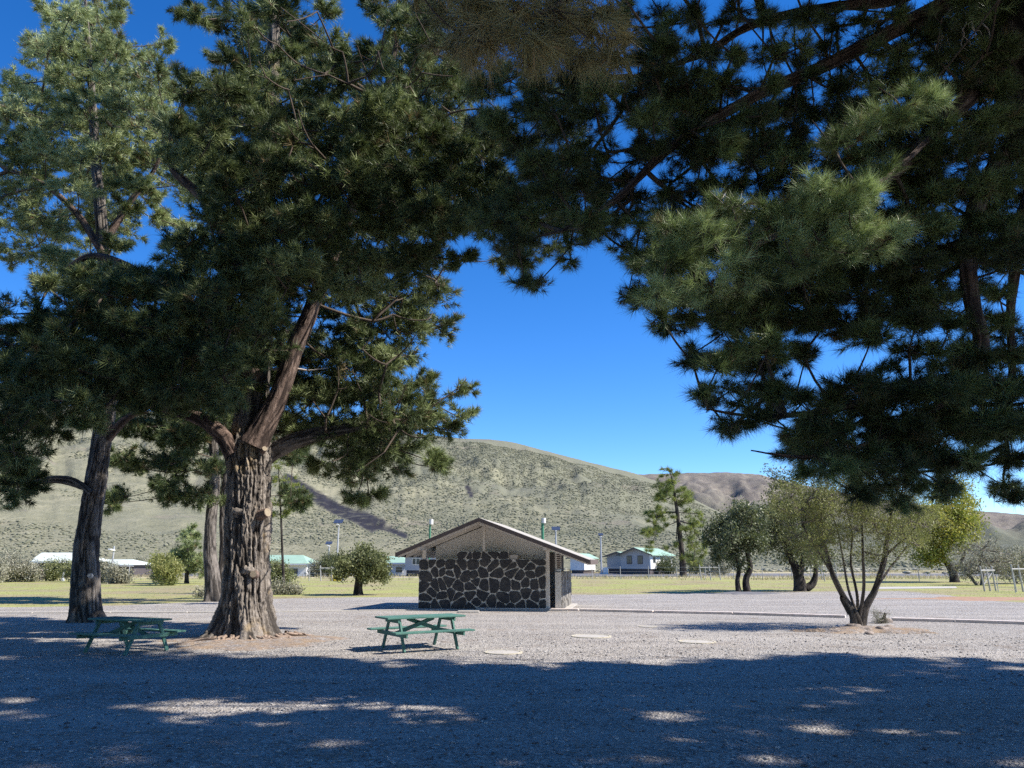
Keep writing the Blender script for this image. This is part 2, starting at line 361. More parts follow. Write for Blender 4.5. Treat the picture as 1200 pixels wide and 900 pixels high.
def lavaf(p_, q_):
    o_ = np.zeros(p_.shape)
    for a, b, w in LV:
        a = np.array(a, float); b = np.array(b, float); ab = b - a; tk = np.clip(((p_ - a[0]) * ab[0] + (q_ - a[1]) * ab[1]) / (ab @ ab), 0, 1)
        d = np.hypot(p_ - a[0] - tk * ab[0], (q_ - a[1] - tk * ab[1])); o_ = np.maximum(o_, np.clip((w - d) / 1.5 + .6, 0, 1))
    return o_
lava = lavaf(hp, hq)
hn = np.clip(tt.ravel() * 1.0, 0, 1) + np.clip((hp - 450) / 700, -.2, .5)
o = npmesh('hill', Vh.reshape(-1, 3), Fc, mh('hillside', True), None, True, dict(lava=lava, height=np.clip(hn * .8, 0, 1))); tag(o, kind='structure')
X2, Y2, Z2, F2, a2, r2, t2 = hill('h2', RIDGE2, 1500, 3400, 4600, -20, 62, 420, 120, 60, 40)
o = npmesh('far_hill', np.stack([X2, Y2, Z2], -1).reshape(-1, 3), F2, mh('far_hillside', False), None, True, dict(lava=t2.ravel() * 0, height=t2.ravel())); tag(o, kind='structure')
def hz(x, y):
    az = np.arctan2(x, y); r = np.hypot(x, y); i = np.clip((az - haz[0]) / (haz[1] - haz[0]), 0, len(haz) - 1.001); j = np.clip(np.interp(r, hrr, np.arange(len(hrr))), 0, len(hrr) - 1.001)
    i0 = i.astype(int); j0 = j.astype(int); fi = i - i0; fj = j - j0
    return (Z[j0, i0] * (1 - fi) + Z[j0, i0 + 1] * fi) * (1 - fj) + (Z[j0 + 1, i0] * (1 - fi) + Z[j0 + 1, i0 + 1] * fi) * fj
OCT_V = np.array([(1, 0, 0), (0, 1, 0), (-1, 0, 0), (0, -1, 0), (0, 0, 1), (.7, .7, .55), (-.7, .7, .5), (-.7, -.7, .55), (.7, -.7, .5), (0, 0, -.3)], float)
OCT_F = np.array([(0, 5, 8), (8, 5, 4), (5, 1, 6), (4, 5, 6), (6, 2, 7), (4, 6, 7), (7, 3, 8), (4, 7, 8), (0, 1, 5), (1, 2, 6), (2, 3, 7), (3, 0, 8), (0, 9, 1), (1, 9, 2), (2, 9, 3), (3, 9, 0)])
def scrub(name, x, y, z, s, mat):
    n = len(x); V = OCT_V[None] * (s[:, None, None] * (1 + .45 * (rng.random((n, 10, 1)) - .5))) * np.array([1, 1, .8]); V[:, :, 2] *= (.4 + .6 * rng.random((n, 1)))
    V = V + np.stack([x, y, z], -1)[:, None]
    Fc_ = (OCT_F[None] + 10 * np.arange(n)[:, None, None]).reshape(-1, 3)
    o_ = npmesh(name, V.reshape(-1, 3), Fc_, mat, attrs=dict(tone=np.repeat(rng.random(n), 10))); return o_
n = 170000; a = R(-40) + R(68) * rng.random(n); r = 205 + (1150 - 205) * rng.random(n) ** .9
x, y = r * np.sin(a), r * np.cos(a); dens = fbm(np.stack([x / 70, y / 70, x * 0 + 1], -1), 4) + .25 * fbm(np.stack([a * 60, r / 500, r * 0], -1), 3) + .14 * (r / 1200) + .10 * np.clip(a / .4, -1, 1)
k = dens > .52 + .17 * rng.random(n); x, y, r = x[k], y[k], r[k]
p_, q_ = pix(np.stack([x, y, hz(x, y)], -1)); k = lavaf(p_, q_) < .3; x, y, r = x[k], y[k], r[k]
o = scrub('hillside_scrub', x, y, hz(x, y), (.34 + .7 * rng.random(len(x)) ** 2) * (.4 + r / 900), m_leaf('scrub_leaves', [(.17, .17, .12), (.175, .18, .12), (.21, .207, .14), (.25, .24, .17)], .05, .9, .1))
tag(o, 'low grey green scrub dotted over the dry hillside', 'scrub', kind='stuff')
n = 5000; a = R(-40) + R(80) * rng.random(n); r = 130 + 75 * rng.random(n)
x, y = r * np.sin(a), r * np.cos(a); k = (fbm(np.stack([x / 14, y / 14, x * 0 + 8], -1), 3) > .5); x, y = x[k], y[k]
# ------------------------------------------------------------------ foliage generators
def perp(a):
    h = np.where(np.abs(a[:, 2:3]) < .9, np.array([[0, 0, 1.]]), np.array([[1., 0, 0]])); p = unit(np.cross(a, h)); return p, np.cross(a, p)
def needles(base, axis, n, L, w, spread, stem=.55, tone=None):
    N = len(base); B = np.repeat(base, n, 0); A = np.repeat(axis, n, 0); m = N * n
    ph = spread * np.sqrt(rng.random(m)) + .08; th = rng.random(m) * 2 * np.pi; p, q = perp(A)
    d = A * np.cos(ph)[:, None] + (p * np.cos(th)[:, None] + q * np.sin(th)[:, None]) * np.sin(ph)[:, None]
    d[:, 2] -= .06; d = unit(d); Ls = np.repeat(L * (.75 + .5 * rng.random(N)), n) * (.8 + .35 * rng.random(m))
    b = B - A * (rng.random(m) * stem)[:, None] * Ls[:, None]
    sd_ = unit(np.cross(d, rng.normal(size=(m, 3)))) * (w / 2)
    V = np.empty((m, 3, 3)); V[:, 0] = b - sd_; V[:, 1] = b + sd_; V[:, 2] = b + d * Ls[:, None]
    tn = np.repeat(tone, n) if tone is not None else rng.random(m)
    return V.reshape(-1, 3), np.arange(m * 3).reshape(-1, 3), np.repeat(np.clip(tn + .22 * (rng.random(m) - .5), 0, 1), 3)
def leaves(base, L, w, tone, up=.35, droop=0):
    m = len(base); d = unit(rng.normal(size=(m, 3)) + np.array([0, 0, up - droop])); p, q = perp(d); th = rng.random(m) * 6.28
    sd_ = (p * np.cos(th)[:, None] + q * np.sin(th)[:, None]) * (w / 2); Ls = (L * (.6 + .8 * rng.random(m)))[:, None]
    V = np.empty((m, 4, 3)); V[:, 0] = base; V[:, 1] = base + d * Ls * .5 + sd_; V[:, 2] = base + d * Ls; V[:, 3] = base + d * Ls * .5 - sd_
    return V.reshape(-1, 3), np.arange(m * 4).reshape(-1, 4), np.repeat(np.clip(tone + .25 * (rng.random(m) - .5), 0, 1), 4)
def tubes(PL, RD, sides=4):
    """PL (N,m,3) polylines, RD (N,m)"""
    N, m, _ = PL.shape; T = np.gradient(PL, axis=1); T = unit(T); Tf = T.reshape(-1, 3); p, q = perp(Tf); ang = 2 * np.pi * np.arange(sides) / sides
    V = PL.reshape(-1, 1, 3) + RD.reshape(-1, 1, 1) * (p[:, None] * np.cos(ang)[None, :, None] + q[:, None] * np.sin(ang)[None, :, None])
    idx = np.arange(N * m * sides).reshape(N, m, sides); a_ = idx[:, :-1]; b_ = idx[:, 1:]
    Fc_ = np.stack([a_, np.roll(a_, -1, 2), np.roll(b_, -1, 2), b_], -1).reshape(-1, 4)
    return V.reshape(-1, 3), Fc_
def cr(pts, n):
    """smooth resample of a polyline of any dimension"""
    pts = np.array(pts, float); k = len(pts); s = np.linspace(0, k - 1, n); i = np.clip(s.astype(int), 0, k - 2); f = (s - i)[:, None]
    p0 = pts[np.maximum(i - 1, 0)]; p1 = pts[i]; p2 = pts[i + 1]; p3 = pts[np.minimum(i + 2, k - 1)]
    return .5 * (2 * p1 + (p2 - p0) * f + (2 * p0 - 5 * p1 + 4 * p2 - p3) * f ** 2 + (3 * p1 - p0 - 3 * p2 + p3) * f ** 3)
def bark_tube(pts, rad, ns, nr, amp, seed=0, flare=0, flen=.35, fiss=9, cap=True):
    """tapered trunk with real fissures; returns verts, faces, cavity"""
    C = cr(np.concatenate([np.array(pts, float), np.array(rad, float)[:, None]], 1), nr); r = C[:, 3]; C = C[:, :3]; T = unit(np.gradient(C, axis=0))
    p = unit(np.cross(T, np.array([0, 1., 0]))); q = np.cross(T, p); ang = np.linspace(0, 2 * np.pi, ns, endpoint=False)
    arc = np.concatenate([[0], np.cumsum(np.linalg.norm(np.diff(C, axis=0), axis=1))])
    A, L = np.meshgrid(ang, arc); ca, sa = np.cos(A), np.sin(A)
    w = fbm(np.stack([ca * 1.5, sa * 1.5, L * .9 + seed], -1), 3) - .5
    f1 = vn(np.stack([ca * fiss * .5 + w * 2.5 + seed, sa * fiss * .5 + w * 2.5, L * 1.5], -1)); f1 = 1 - np.abs(f1 * 2 - 1)
    f2 = vn(np.stack([ca * fiss + 7 + w * 3, sa * fiss + w * 3, L * 3.2 + seed], -1)); f2 = 1 - np.abs(f2 * 2 - 1)
    cav = np.clip((f1 - .62) / .38, 0, 1) * .8 + np.clip((f2 - .6) / .4, 0, 1) * .5
    lump = fbm(np.stack([ca * 1.2 + seed, sa * 1.2, L * .8], -1), 3) - .5
    rad_ = r[:, None] * (1 + .22 * lump) - amp * cav + amp * .95 * (fbm(np.stack([ca * 16, sa * 16, L * 14 + seed], -1), 3) - .5)
    if flare:
        lob = .55 + .45 * np.cos(A * 5 + seed + 2 * lump) + .35 * np.cos(A * 3 + seed * 2); rad_ = rad_ + flare * np.exp(-L / flen) * np.maximum(.15, lob)
    V = C[:, None] + rad_[..., None] * (p[:, None] * ca[..., None] + q[:, None] * sa[..., None])
    idx = np.arange(ns * nr).reshape(nr, ns); a_ = idx[:-1]; b_ = idx[1:]
    Fc_ = np.stack([a_, np.roll(a_, -1, 1), np.roll(b_, -1, 1), b_], -1).reshape(-1, 4)
    return V.reshape(-1, 3), Fc_, np.clip(cav, 0, 1).ravel()
def join(parts):
    V = []; Fq = []; C = []; o_ = 0
    for v, f, c in parts: V.append(v); Fq.append(f + o_); C.append(c); o_ += len(v)
    return np.concatenate(V), np.concatenate(Fq), np.concatenate(C)

LITP = []      # (point, radius): clear gaps towards the sun through the canopies that shade the lot
def lit(px, py, Y, r, smin=.9): LITP.append((P(px, py, Y), r, smin))
def litg(px, py, r): LITP.append((G(px, py), r, .9))
def keep_lit(T):
    k = np.ones(len(T), bool)
    for c_, r_, sm in LITP:
        d = T - c_; s = d @ SUN; q = np.linalg.norm(d - s[:, None] * SUN, axis=1); q += .25 * (rng.random(len(T)) - .5) * r_
        e_ = d - s[:, None] * SUN; q *= .45 + 1.1 * fbm(e_ / r_ * 1.1 + c_, 3)
        k &= ~((s > sm) & (q < r_))
    return k
def shade_edge(T, Y1):
    """thin the foliage whose shadow would fall past the far edge of the canopy's shade"""
    g = T - SUN * (T[:, 2] / SUN[2])[:, None]
    lim = Y1 + 5.5 * (fbm(np.stack([g[:, 0] * .55, g[:, 1] * .35, g[:, 0] * 0 + 4], -1), 4) - .5) + 2.2 * (fbm(np.stack([g[:, 0] * 1.7, g[:, 1] * 2.5, g[:, 0] * 0 + 9], -1), 3) - .5) + 1.1 * (rng.random(len(T)) - .2)
    return ~((g[:, 1] > lim) & (g[:, 0] > -5.9) & (g[:, 0] < 30))

def tree_net(skel, C):
    """connect cluster centres to the limbs: returns polylines + radii"""
    Sp = np.concatenate([s_ for s_ in skel]); nd = [p_ for p_ in Sp]; par = [-1] * len(nd)
    d0 = np.array([np.min(np.linalg.norm(Sp - c_, axis=1)) for c_ in C]); order = np.argsort(d0); load = [0] * len(nd)
    root_d = [0.] * len(nd)
    for i in order:
        A_ = np.array(nd); d = np.linalg.norm(A_ - C[i], axis=1) + .35 * np.array(root_d); j = int(np.argmin(d))
        nd.append(C[i]); par.append(j); root_d.append(root_d[j] + np.linalg.norm(nd[j] - C[i]))
    load = np.ones(len(nd))
    for i in range(len(nd) - 1, len(Sp) - 1, -1): load[par[i]] += load[i]
    out = []; rad = []; near = {}
    for i in range(len(Sp), len(nd)):
        a_ = nd[par[i]]; b_ = nd[i]; m_ = (a_ + b_) / 2 + np.array([0, 0, -.06]) * np.linalg.norm(b_ - a_) + rng.normal(size=3) * .06 * np.linalg.norm(b_ - a_)
        s_ = np.linspace(0, 1, 5)[:, None]; pl = (1 - s_) ** 2 * a_ + 2 * s_ * (1 - s_) * m_ + s_ ** 2 * b_
        ra = np.sqrt(min(load[par[i]], load[i] * 3)); rb = np.sqrt(load[i]); out.append(pl); rad.append(np.linspace(ra, rb, 5))
    dirs = np.array([unit(nd[i] - nd[par[i]]) for i in range(len(Sp), len(nd))])
    back = np.empty((len(C), 3)); 
    for q_, i in enumerate(order): back[i] = dirs[q_]
    return np.array(out), np.array(rad), back
def crown(root, C, Rr, skel, mat, mode='needle', nt=40, nn=14, L=.18, w=.006, spread=1.1, br=.012, flat=.62, filt=None, twigmat='twig', tone0=.5, tonev=.5, name='crown', nbr=7, up=.3, leafw=.05, alpha=None, axis_y=None):
    pl, rd, dirs = tree_net(skel, C); V, Fq = tubes(pl, rd * br, 5)
    tw = [(V, Fq)]
    # branchlets in every cluster
    n = len(C); K = nbr; D = rng.normal(size=(n, K, 3)); D = unit(D + 1.0 * dirs[:, None] * .8); D[..., 2] = D[..., 2] * .75 + .1; D = unit(D)
    ln = Rr[:, None] * (.75 + .5 * rng.random((n, K))); st = C[:, None] - dirs[:, None] * Rr[:, None, None] * .35
    s_ = np.linspace(0, 1, 4)[None, None, :, None]; bend = rng.normal(size=(n, K, 1, 3)) * .12 * ln[..., None, None]
    B = st[:, :, None] + D[:, :, None] * ln[..., None, None] * s_ * 1.25 + bend * s_ * (1 - s_) * 3 + np.array([0, 0, .10]) * (s_ ** 2) * ln[..., None, None]
    B[..., 2] = C[:, None, None, 2] + (B[..., 2] - C[:, None, None, 2]) * flat * 1.1
    BB = B.reshape(-1, 4, 3); rb = np.linspace(1, .35, 4)[None] * br * .75 * np.ones((len(BB), 1))
    # tufts
    ci = np.repeat(np.arange(n), nt if np.isscalar(nt) else nt); m = len(ci); kk = rng.integers(0, K, m); t_ = .25 + .75 * rng.random(m) ** .7
    q0 = t_ * 3; i0 = np.minimum(q0.astype(int), 2); f = (q0 - i0)[:, None]; PB = B[ci, kk]; ar = np.arange(m)
    base = PB[ar, i0] * (1 - f) + PB[ar, i0 + 1] * f; bd = unit(PB[ar, i0 + 1] - PB[ar, i0])
    off = rng.normal(size=(m, 3)) * (Rr[ci] * .19)[:, None] * (1.15 - t_)[:, None] * 1.6; off[:, 2] *= .7
    T = base + off; ax = unit(bd * .9 + unit(off + 1e-6) * .8 + np.array([0, 0, up]) + rng.normal(size=(m, 3)) * .25)
    k = np.ones(m, bool)
    if filt: 
        k = filt(T)
        mid = BB[:, 2]; kb = filt(mid); BB = BB[kb]; rb = rb[kb]
    T, ax, ci, base = T[k], ax[k], ci[k], base[k]
    V2, F2_ = tubes(BB, rb, 3); tw.append((V2, F2_))
    if mode == 'needle':
        sp = np.stack([base, T], 1); V3, F3 = tubes(sp, np.full((len(T), 2), br * .35), 3); tw.append((V3, F3))
    VV = np.concatenate([a_ for a_, _ in tw]); o1 = 0; FF = []
    for a_, b_ in tw: FF.append(b_ + o1); o1 += len(a_)
    npmesh('branches', VV, np.concatenate(FF), M[twigmat], root, attrs=dict(cavity=np.zeros(len(VV))))
    ctone = tone0 + tonev * (rng.random(n) - .5) * .6; tn = np.clip(ctone[ci] + tonev * .55 * (rng.random(len(ci)) - .5), .02, 1)
    dead = rng.random(len(ci)) < .035; tn[dead & (mode == 'needle')] = 0
    if mode == 'needle': V4, F4, A4 = needles(T, ax, nn, L, w, spread, tone=tn)
    else:
        T2 = np.repeat(T, nn, 0) + rng.normal(size=(len(T) * nn, 3)) * L * 1.1; V4, F4, A4 = leaves(T2, L, leafw, np.repeat(tn, nn), up)
    npmesh(name, V4, F4, M[mat] if isinstance(mat, str) else mat, root, attrs=dict(tone=A4))
    return len(F4)
def stem(root, name, pts, rad, mat, ns=14, nr=24, amp=.01, seed=0, flare=0, flen=.3, fiss=6):
    v, f, c_ = bark_tube(pts, rad, ns, nr, amp, seed, flare, flen, fiss)
    return npmesh(name, v, f, M[mat], root, True, dict(cavity=c_))
def PP(l, Y=None):
    """[(px,py[,Y])] -> world points"""
    return np.array([P(q[0], q[1], q[2] if len(q) > 2 else Y) for q in l])

# ------------------------------------------------------------------ pines: where each crown shows, 40 px cells
MASK = """.lLl.mmMMm.MMBBBBBrrrrrrrrrRRR
.LLLl.mMMMmMMBBBBBrRrrrrrrrRRR
lLLLLmMMMMMMMMRRRRrRRrrrrRRRRR
LLLLLMMMMMMMMMRRRrrRRrRRRRRRRR
LLLLLMMMMMMMMMMRRrrrRRRRRRRRRR
LlLLlLMMMMMMMMMRRRrrrrrRRRRRRR
lLlLllMMMMMMMMRRRRrRRRRRRRRRRR
lLll.MMMMMMMMmmRr.rRRRRRRRRRRR
.mMMMMMMMMMTT..r..rRRRRRRRRRrr
mMMMMMMMMtTTT......rrRRRRRRrrr
MMMMMMMMtTTT........rRRr..rrRr
MMMMMMMMTTTTtt......rrRrRRRRRR
MmmhhHH.TTTTTt.......rrRRRRRRR
M..hHHH.htTTt..........rRRRRrr
m..hhHh.h.t..............rrr.r""".split('\n')
CELL = {k: [] for k in 'MLRBTH'}
DEP = dict(M=(16.6, 3.4), L=(24, 3.6), R=(10.7, 1.8), B=(7.2, .9), T=(18.6, 2.2), H=(30, 2.5))
for j, row in enumerate(MASK):
    assert len(row) == 30, (j, len(row))
    for i, ch in enumerate(row):
        if ch == '.': continue
        U = ch.upper(); full = ch.isupper(); Y0, dy = DEP[U]
        if U == 'R' and i < 17: Y0, dy = 12.0, 2.6
        nc = {'M': 6, 'L': 5, 'R': 4, 'T': 7}.get(U, 3) if full else 2
        if U == 'R': nc = 5 if full else 3
        for q in range(nc):
            px = i * 40 + 20 + (random.random() - .5) * (34 if full else 26); py = j * 40 + 20 + (random.random() - .5) * (30 if full else 24)
            yy = Y0 + dy * (2 * (q + random.random()) / nc - 1)
            rp = ((23 if full else 15) if U == 'R' else (27 if full else 18)) * (.85 + .3 * random.random())
            CELL[U].append((px, py, yy, rp * yy / 860))
def cl(k, extra=()):
    a = np.array(CELL[k] + list(extra)); return P(a[:, 0], a[:, 1], a[:, 2]), a[:, 3]
def extra(x0, x1, y0, y1, Y0, dy, n, r):
    return [(x0 + (x1 - x0) * random.random(), y0 + (y1 - y0) * random.random(), Y0 + dy * (2 * random.random() - 1), r * (.8 + .4 * random.random())) for _ in range(n)]

# where sunlight comes through
for px, py, r in ((398, 873, .26), (790, 840, .45), (960, 858, .28), (1060, 861, .3), (1100, 860, .22), (700, 862, .16), (430, 828, .18), (520, 831, .14), (760, 892, .22), (900, 892, .25), (690, 893, .16), (255, 872, .14), (745, 816, .22), (640, 792, .16), (1185, 842, .16), (600, 896, .2), (20, 822, .25), (640, 816, .12)): litg(px, py, r * .72)
for px, py, Y, r in ((870, 215, 9.4, .55), (900, 235, 9.3, .55), (930, 250, 9.3, .5), (960, 215, 9.3, .45), (1040, 130, 9.2, .5), (1080, 100, 9.2, .4), (1000, 160, 9.2, .35), (860, 300, 9.2, .4), (900, 290, 9.2, .4), (1030, 240, 9.0, .3), (830, 330, 9.2, .3),
                     (300, 545, 17, .5), (300, 590, 17, .5), (300, 640, 17, .5), (295, 690, 17, .5), (290, 735, 17, .6), (310, 520, 17, .4), (340, 430, 17, .3), (315, 475, 17, .35)): lit(px, py, Y - (.8 if Y < 12 else 0), r * (1.6 if Y < 12 else 1))
for px in range(20, 240, 34):
    for py in range(30, 260, 34): lit(px, py, 22.5, 1.5, 5)
SPRAY = [(px_ + random.uniform(-14, 14), 300 - (px_ - 770) * .22 + dy_ + random.uniform(-12, 12), 7.9 + random.uniform(-.2, .2)) for px_ in range(775, 1050, 24) for dy_ in (-34, -6, 22, 48) if random.random() > .2] + [(px_, 165 - (px_ - 1000) * .6 + random.uniform(-12, 12), 7.9) for px_ in range(985, 1110, 18)]
for q_ in SPRAY: lit(q_[0], q_[1], q_[2] + .05, .25, .45)
for px, py in ((300, 60), (345, 30), (265, 120), (230, 165), (330, 120), (420, 190), (290, 20), (200, 130), (380, 90), (250, 215), (480, 175)): lit(px, py, 14.0, 1.15, 1.8)
for px, py in ((430, 340), (490, 350), (470, 400), (440, 440), (500, 470), (390, 470), (450, 520), (400, 400)): lit(px, py, 17.3, 1.25, 1.8)
for px in range(330, 700, 40): litg(px, 752, .8)

# ---- giant main pine
b = G(285, 749)
root = empty('pine_tree', b, 'massive old pine with deeply fissured forked trunk behind the shaded picnic table', 'tree', 'big pines')
Ym = b[1]
stem(root, 'trunk', PP([(287, 752), (288, 735), (289, 700), (290, 650), (291, 600), (292, 560), (292, 528), (294, 505)], Ym), [.60, .58, .53, .49, .50, .49, .50, .38], 'bark', 260, 340, .075, 3.1, .58, .30, 12)
stem(root, 'central_stem', PP([(289, 530), (293, 500), (297, 460), (302, 410), (306, 350), (310, 250), (318, 120), (322, 0), (325, -140)], Ym + .15), [.42, .40, .36, .34, .30, .26, .2, .14, .07], 'bark', 70, 160, .04, 5, 0, 1, 6)
stem(root, 'limb', PP([(297, 522), (309, 500), (327, 462), (345, 410), (362, 370), (385, 310), (420, 220), (450, 120), (470, 20)], Ym - .25), [.33, .27, .225, .20, .19, .17, .13, .10, .05], 'limb', 60, 150, .02, 6, 0, 1, 6)
stem(root, 'limb', PP([(276, 533), (262, 512), (240, 494), (205, 480), (160, 470), (100, 455), (40, 440)], Ym - .3), [.24, .19, .165, .14, .11, .08, .04], 'limb', 40, 90, .018, 8)
stem(root, 'limb', PP([(302, 540), (322, 528), (350, 515), (385, 506), (420, 500), (460, 492)], Ym + .2), [.26, .21, .19, .16, .11, .06], 'bark2', 40, 80, .02, 9)
stem(root, 'limb', PP([(300, 440), (250, 380), (180, 330), (110, 300), (60, 330)], Ym - .8), [.2, .15, .12, .08, .04], 'limb', 24, 60, .01, 10)
stem(root, 'limb', PP([(304, 380), (250, 250), (200, 190), (215, 120)], Ym + .8), [.2, .14, .1, .05], 'limb', 24, 60, .01, 11)
stem(root, 'dead_branch', PP([(318, 433), (345, 432), (362, 434), (384, 431)], Ym - .1), [.03, .025, .02, .008], 'timber', 10, 20, .004, 12)
# cut stubs, burls and roots
def disc_stub(px, py, Y, r, ln, d):
    c0 = P(px, py, Y); d = unit(np.array(d, float)); mb = MB(); mb.cyl(c0 - d * .16, c0 + d * ln, r * 1.25, r, 14); o_ = None
    mb.v = [tuple(np.array(v) - np.array(root.location)) for v in mb.v]; o_ = mb.build('cut_stub', M['limb'], root, smooth=False)
    mb = MB(); mb.cyl(c0 + d * (ln + .001), c0 + d * (ln + .006), r * .93, r * .9, 14); mb.v = [tuple(np.array(v) - np.array(root.location)) for v in mb.v]; mb.build('cut_face', M['cut'], o_)
disc_stub(310, 602, Ym - .36, .10, .10, (.85, -.5, .25)); disc_stub(309, 527, Ym - .36, .06, .06, (.6, -.8, .3)); disc_stub(297, 673, Ym - .50, .075, .02, (.1, -1, .1))
def burl(px, py, Y, r, mat='bark', nm='burl'):
    n1, n2 = 26, 18; a_, b_ = np.meshgrid(np.linspace(0, 2 * np.pi, n1, endpoint=False), np.linspace(.02, np.pi - .02, n2)); u = np.stack([np.cos(a_) * np.sin(b_), np.sin(a_) * np.sin(b_), np.cos(b_)], -1)
    rr_ = r * (.7 + .9 * (fbm(u * 3 + px, 4) - .3)); V = P(px, py, Y) + u * rr_[..., None] * np.array([1.25, .8, .9]); idx = np.arange(n1 * n2).reshape(n2, n1)
    Fc_ = np.stack([idx[:-1], np.roll(idx[:-1], -1, 1), np.roll(idx[1:], -1, 1), idx[1:]], -1).reshape(-1, 4); return npmesh(nm, V.reshape(-1, 3), Fc_, M[mat], root, True, dict(cavity=np.zeros(n1 * n2)))
burl(281, 600, Ym - .36, .17); burl(290, 668, Ym - .42, .12); burl(288, 517, Ym - .28, .20)
ap = []
for k in range(24):
    a0 = R(-115 + 150 * random.random()); r0_ = .72 + .25 * random.random(); c0 = np.array([b[0] + .1, b[1], 0]); pts = []
    for s_ in range(7):
        rr_ = r0_ + s_ * .10; a0 += (random.random() - .5) * .28; pts.append(c0 + np.array([math.cos(a0) * rr_, math.sin(a0) * rr_, max(.002, .10 - .018 * s_ + .03 * random.random())]))
    v, f, c_ = bark_tube(pts, np.linspace(.034, .008, 7) * (.7 + .6 * random.random()), 7, 22, .002, k); ap.append((v, f, c_))
for v, f, c_ in ap: npmesh('root', v, f, M['root'], root, True, dict(cavity=c_))
sk = [cr(PP([(293, 500), (302, 410), (306, 350), (310, 250), (318, 120), (322, 0)], Ym + .15), 40), cr(PP([(345, 410), (362, 370), (385, 310), (420, 220), (450, 120), (470, 20)], Ym - .25), 40),
      cr(PP([(205, 480), (160, 470), (100, 455), (40, 440)], Ym - .3), 20), cr(PP([(385, 506), (420, 500), (460, 492)], Ym + .2), 12), cr(PP([(250, 380), (180, 330), (110, 300), (60, 330)], Ym - .8), 20), cr(PP([(250, 250), (200, 190), (215, 120)], Ym + .8), 12)]
def off_limb(q):
    a_ = np.array([308., 505.]); b_ = np.array([364., 372.]); t_ = np.clip(((np.array(q[:2]) - a_) @ (b_ - a_)) / ((b_ - a_) @ (b_ - a_)), 0, 1); d_ = np.linalg.norm(np.array(q[:2]) - a_ - t_ * (b_ - a_)); return not (d_ < 40 and q[2] < 18.6)
CELL['M'] = [q for q in CELL['M'] if off_limb(q)]; CELL['T'] = [q for q in CELL['T'] if off_limb(q)]
C1, R1 = cl('M', extra(220, 440, -190, -10, Ym, 2.2, 45, .6) + extra(-260, -10, 280, 560, Ym, 3, 40, .6) + extra(165, 380, 370, 475, 21.8, 1.4, 36, .7) + extra(400, 590, 30, 280, 14.3, 1.1, 60, .6)); C2, R2 = cl('T')
def f_main(T): return keep_lit(T)
tot = crown(root, np.concatenate([C1, C2]), np.concatenate([R1, R2]), sk, 'needle', nt=95, nn=16, L=.20, w=.015, spread=1.0, br=.011, filt=f_main, tone0=.55, tonev=.6)

# ---- left pine
b = G(102, 729)
root = empty('pine_tree', b, 'dark straight trunked pine at the far left with a pale sawn knot', 'tree', 'big pines'); Yl = b[1]
stem(root, 'trunk', PP([(101, 731), (100, 700), (101, 650), (107, 600), (113, 560), (120, 510), (126, 470), (128, 400), (122, 300), (112, 180), (104, 60), (100, 0)], Yl), [.38, .37, .34, .31, .29, .27, .25, .22, .19, .15, .09, .04], 'bark2', 110, 240, .035, 2, .22, .3, 7)
stem(root, 'limb', PP([(108, 574), (92, 568), (70, 563), (45, 564), (22, 570)], Yl - .1), [.13, .11, .10, .08, .05], 'bark2', 20, 40, .01, 4)
stem(root, 'limb', PP([(108, 578), (85, 562), (60, 560), (40, 566)], Yl - .3), [.09, .07, .055, .03], 'bark2', 20, 40, .01, 4)
stem(root, 'limb', PP([(121, 520), (138, 500), (152, 488), (170, 480)], Yl), [.16, .13, .10, .06], 'limb', 20, 40, .01, 5)
stem(root, 'limb', PP([(122, 300), (90, 250), (50, 215), (10, 200)], Yl - .5), [.12, .1, .07, .03], 'limb', 14, 30, .006, 5)
stem(root, 'limb', PP([(120, 290), (150, 240), (180, 200), (200, 150)], Yl + .3), [.12, .1, .07, .03], 'limb', 14, 30, .006, 7)
c0 = P(105, 675, Yl - .37); mb = MB(); mb.cyl(c0 + np.array((0, .05, 0)), c0 + np.array((.03, -.06, .01)), .07, .065, 12); mb.v = [tuple(np.array(v) - b) for v in mb.v]; mb.build('cut_stub', M['postw'], root)
sk = [cr(PP([(128, 400), (122, 300), (112, 180), (104, 60), (100, 10)], Yl), 40), cr(PP([(90, 250), (50, 215), (10, 200)], Yl - .5), 14), cr(PP([(150, 240), (180, 200), (200, 150)], Yl + .3), 14)]
C1, R1 = cl('L', extra(-300, -5, 60, 330, Yl, 3, 60, .7) + [(30, 566, Yl, .45), (8, 575, Yl, .5), (-20, 590, Yl, .6)])
tot += crown(root, C1, R1, sk, 'needle', nt=110, nn=15, L=.22, w=.019, spread=1.0, br=.012, tone0=.78, tonev=.6)

# ---- third pine, two stems
b = G(252, 705)
root = empty('pine_tree', b, 'slender twin stemmed pine just behind the massive trunk', 'tree', 'big pines'); Yh = b[1]
stem(root, 'trunk', PP([(252, 707), (249, 680), (246, 640), (248, 600), (252, 560), (250, 500), (255, 440)], Yh), [.36, .31, .27, .24, .22, .18, .1], 'bark2', 50, 120, .02, 2, .25, .3, 6)
stem(root, 'trunk', PP([(259, 705), (261, 680), (263, 640), (262, 600), (266, 550), (275, 480)], Yh + .5), [.28, .25, .2, .18, .14, .08], 'bark2', 40, 100, .02, 12, .15, .3, 6)
sk = [cr(PP([(248, 600), (252, 560), (250, 500), (255, 440)], Yh), 24), cr(PP([(262, 600), (266, 550), (275, 480)], Yh + .5), 16)]
CELL['H'] = [(p, q, yy + Yh - 30, r) for p, q, yy, r in CELL['H']]
C1, R1 = cl('H', extra(130, 340, 400, 520, Yh, 2.5, 40, .9))
tot += crown(root, C1, R1, sk, 'needle', nt=150, nn=14, L=.26, w=.028, spread=1.0, br=.014, tone0=.5, tonev=.6)
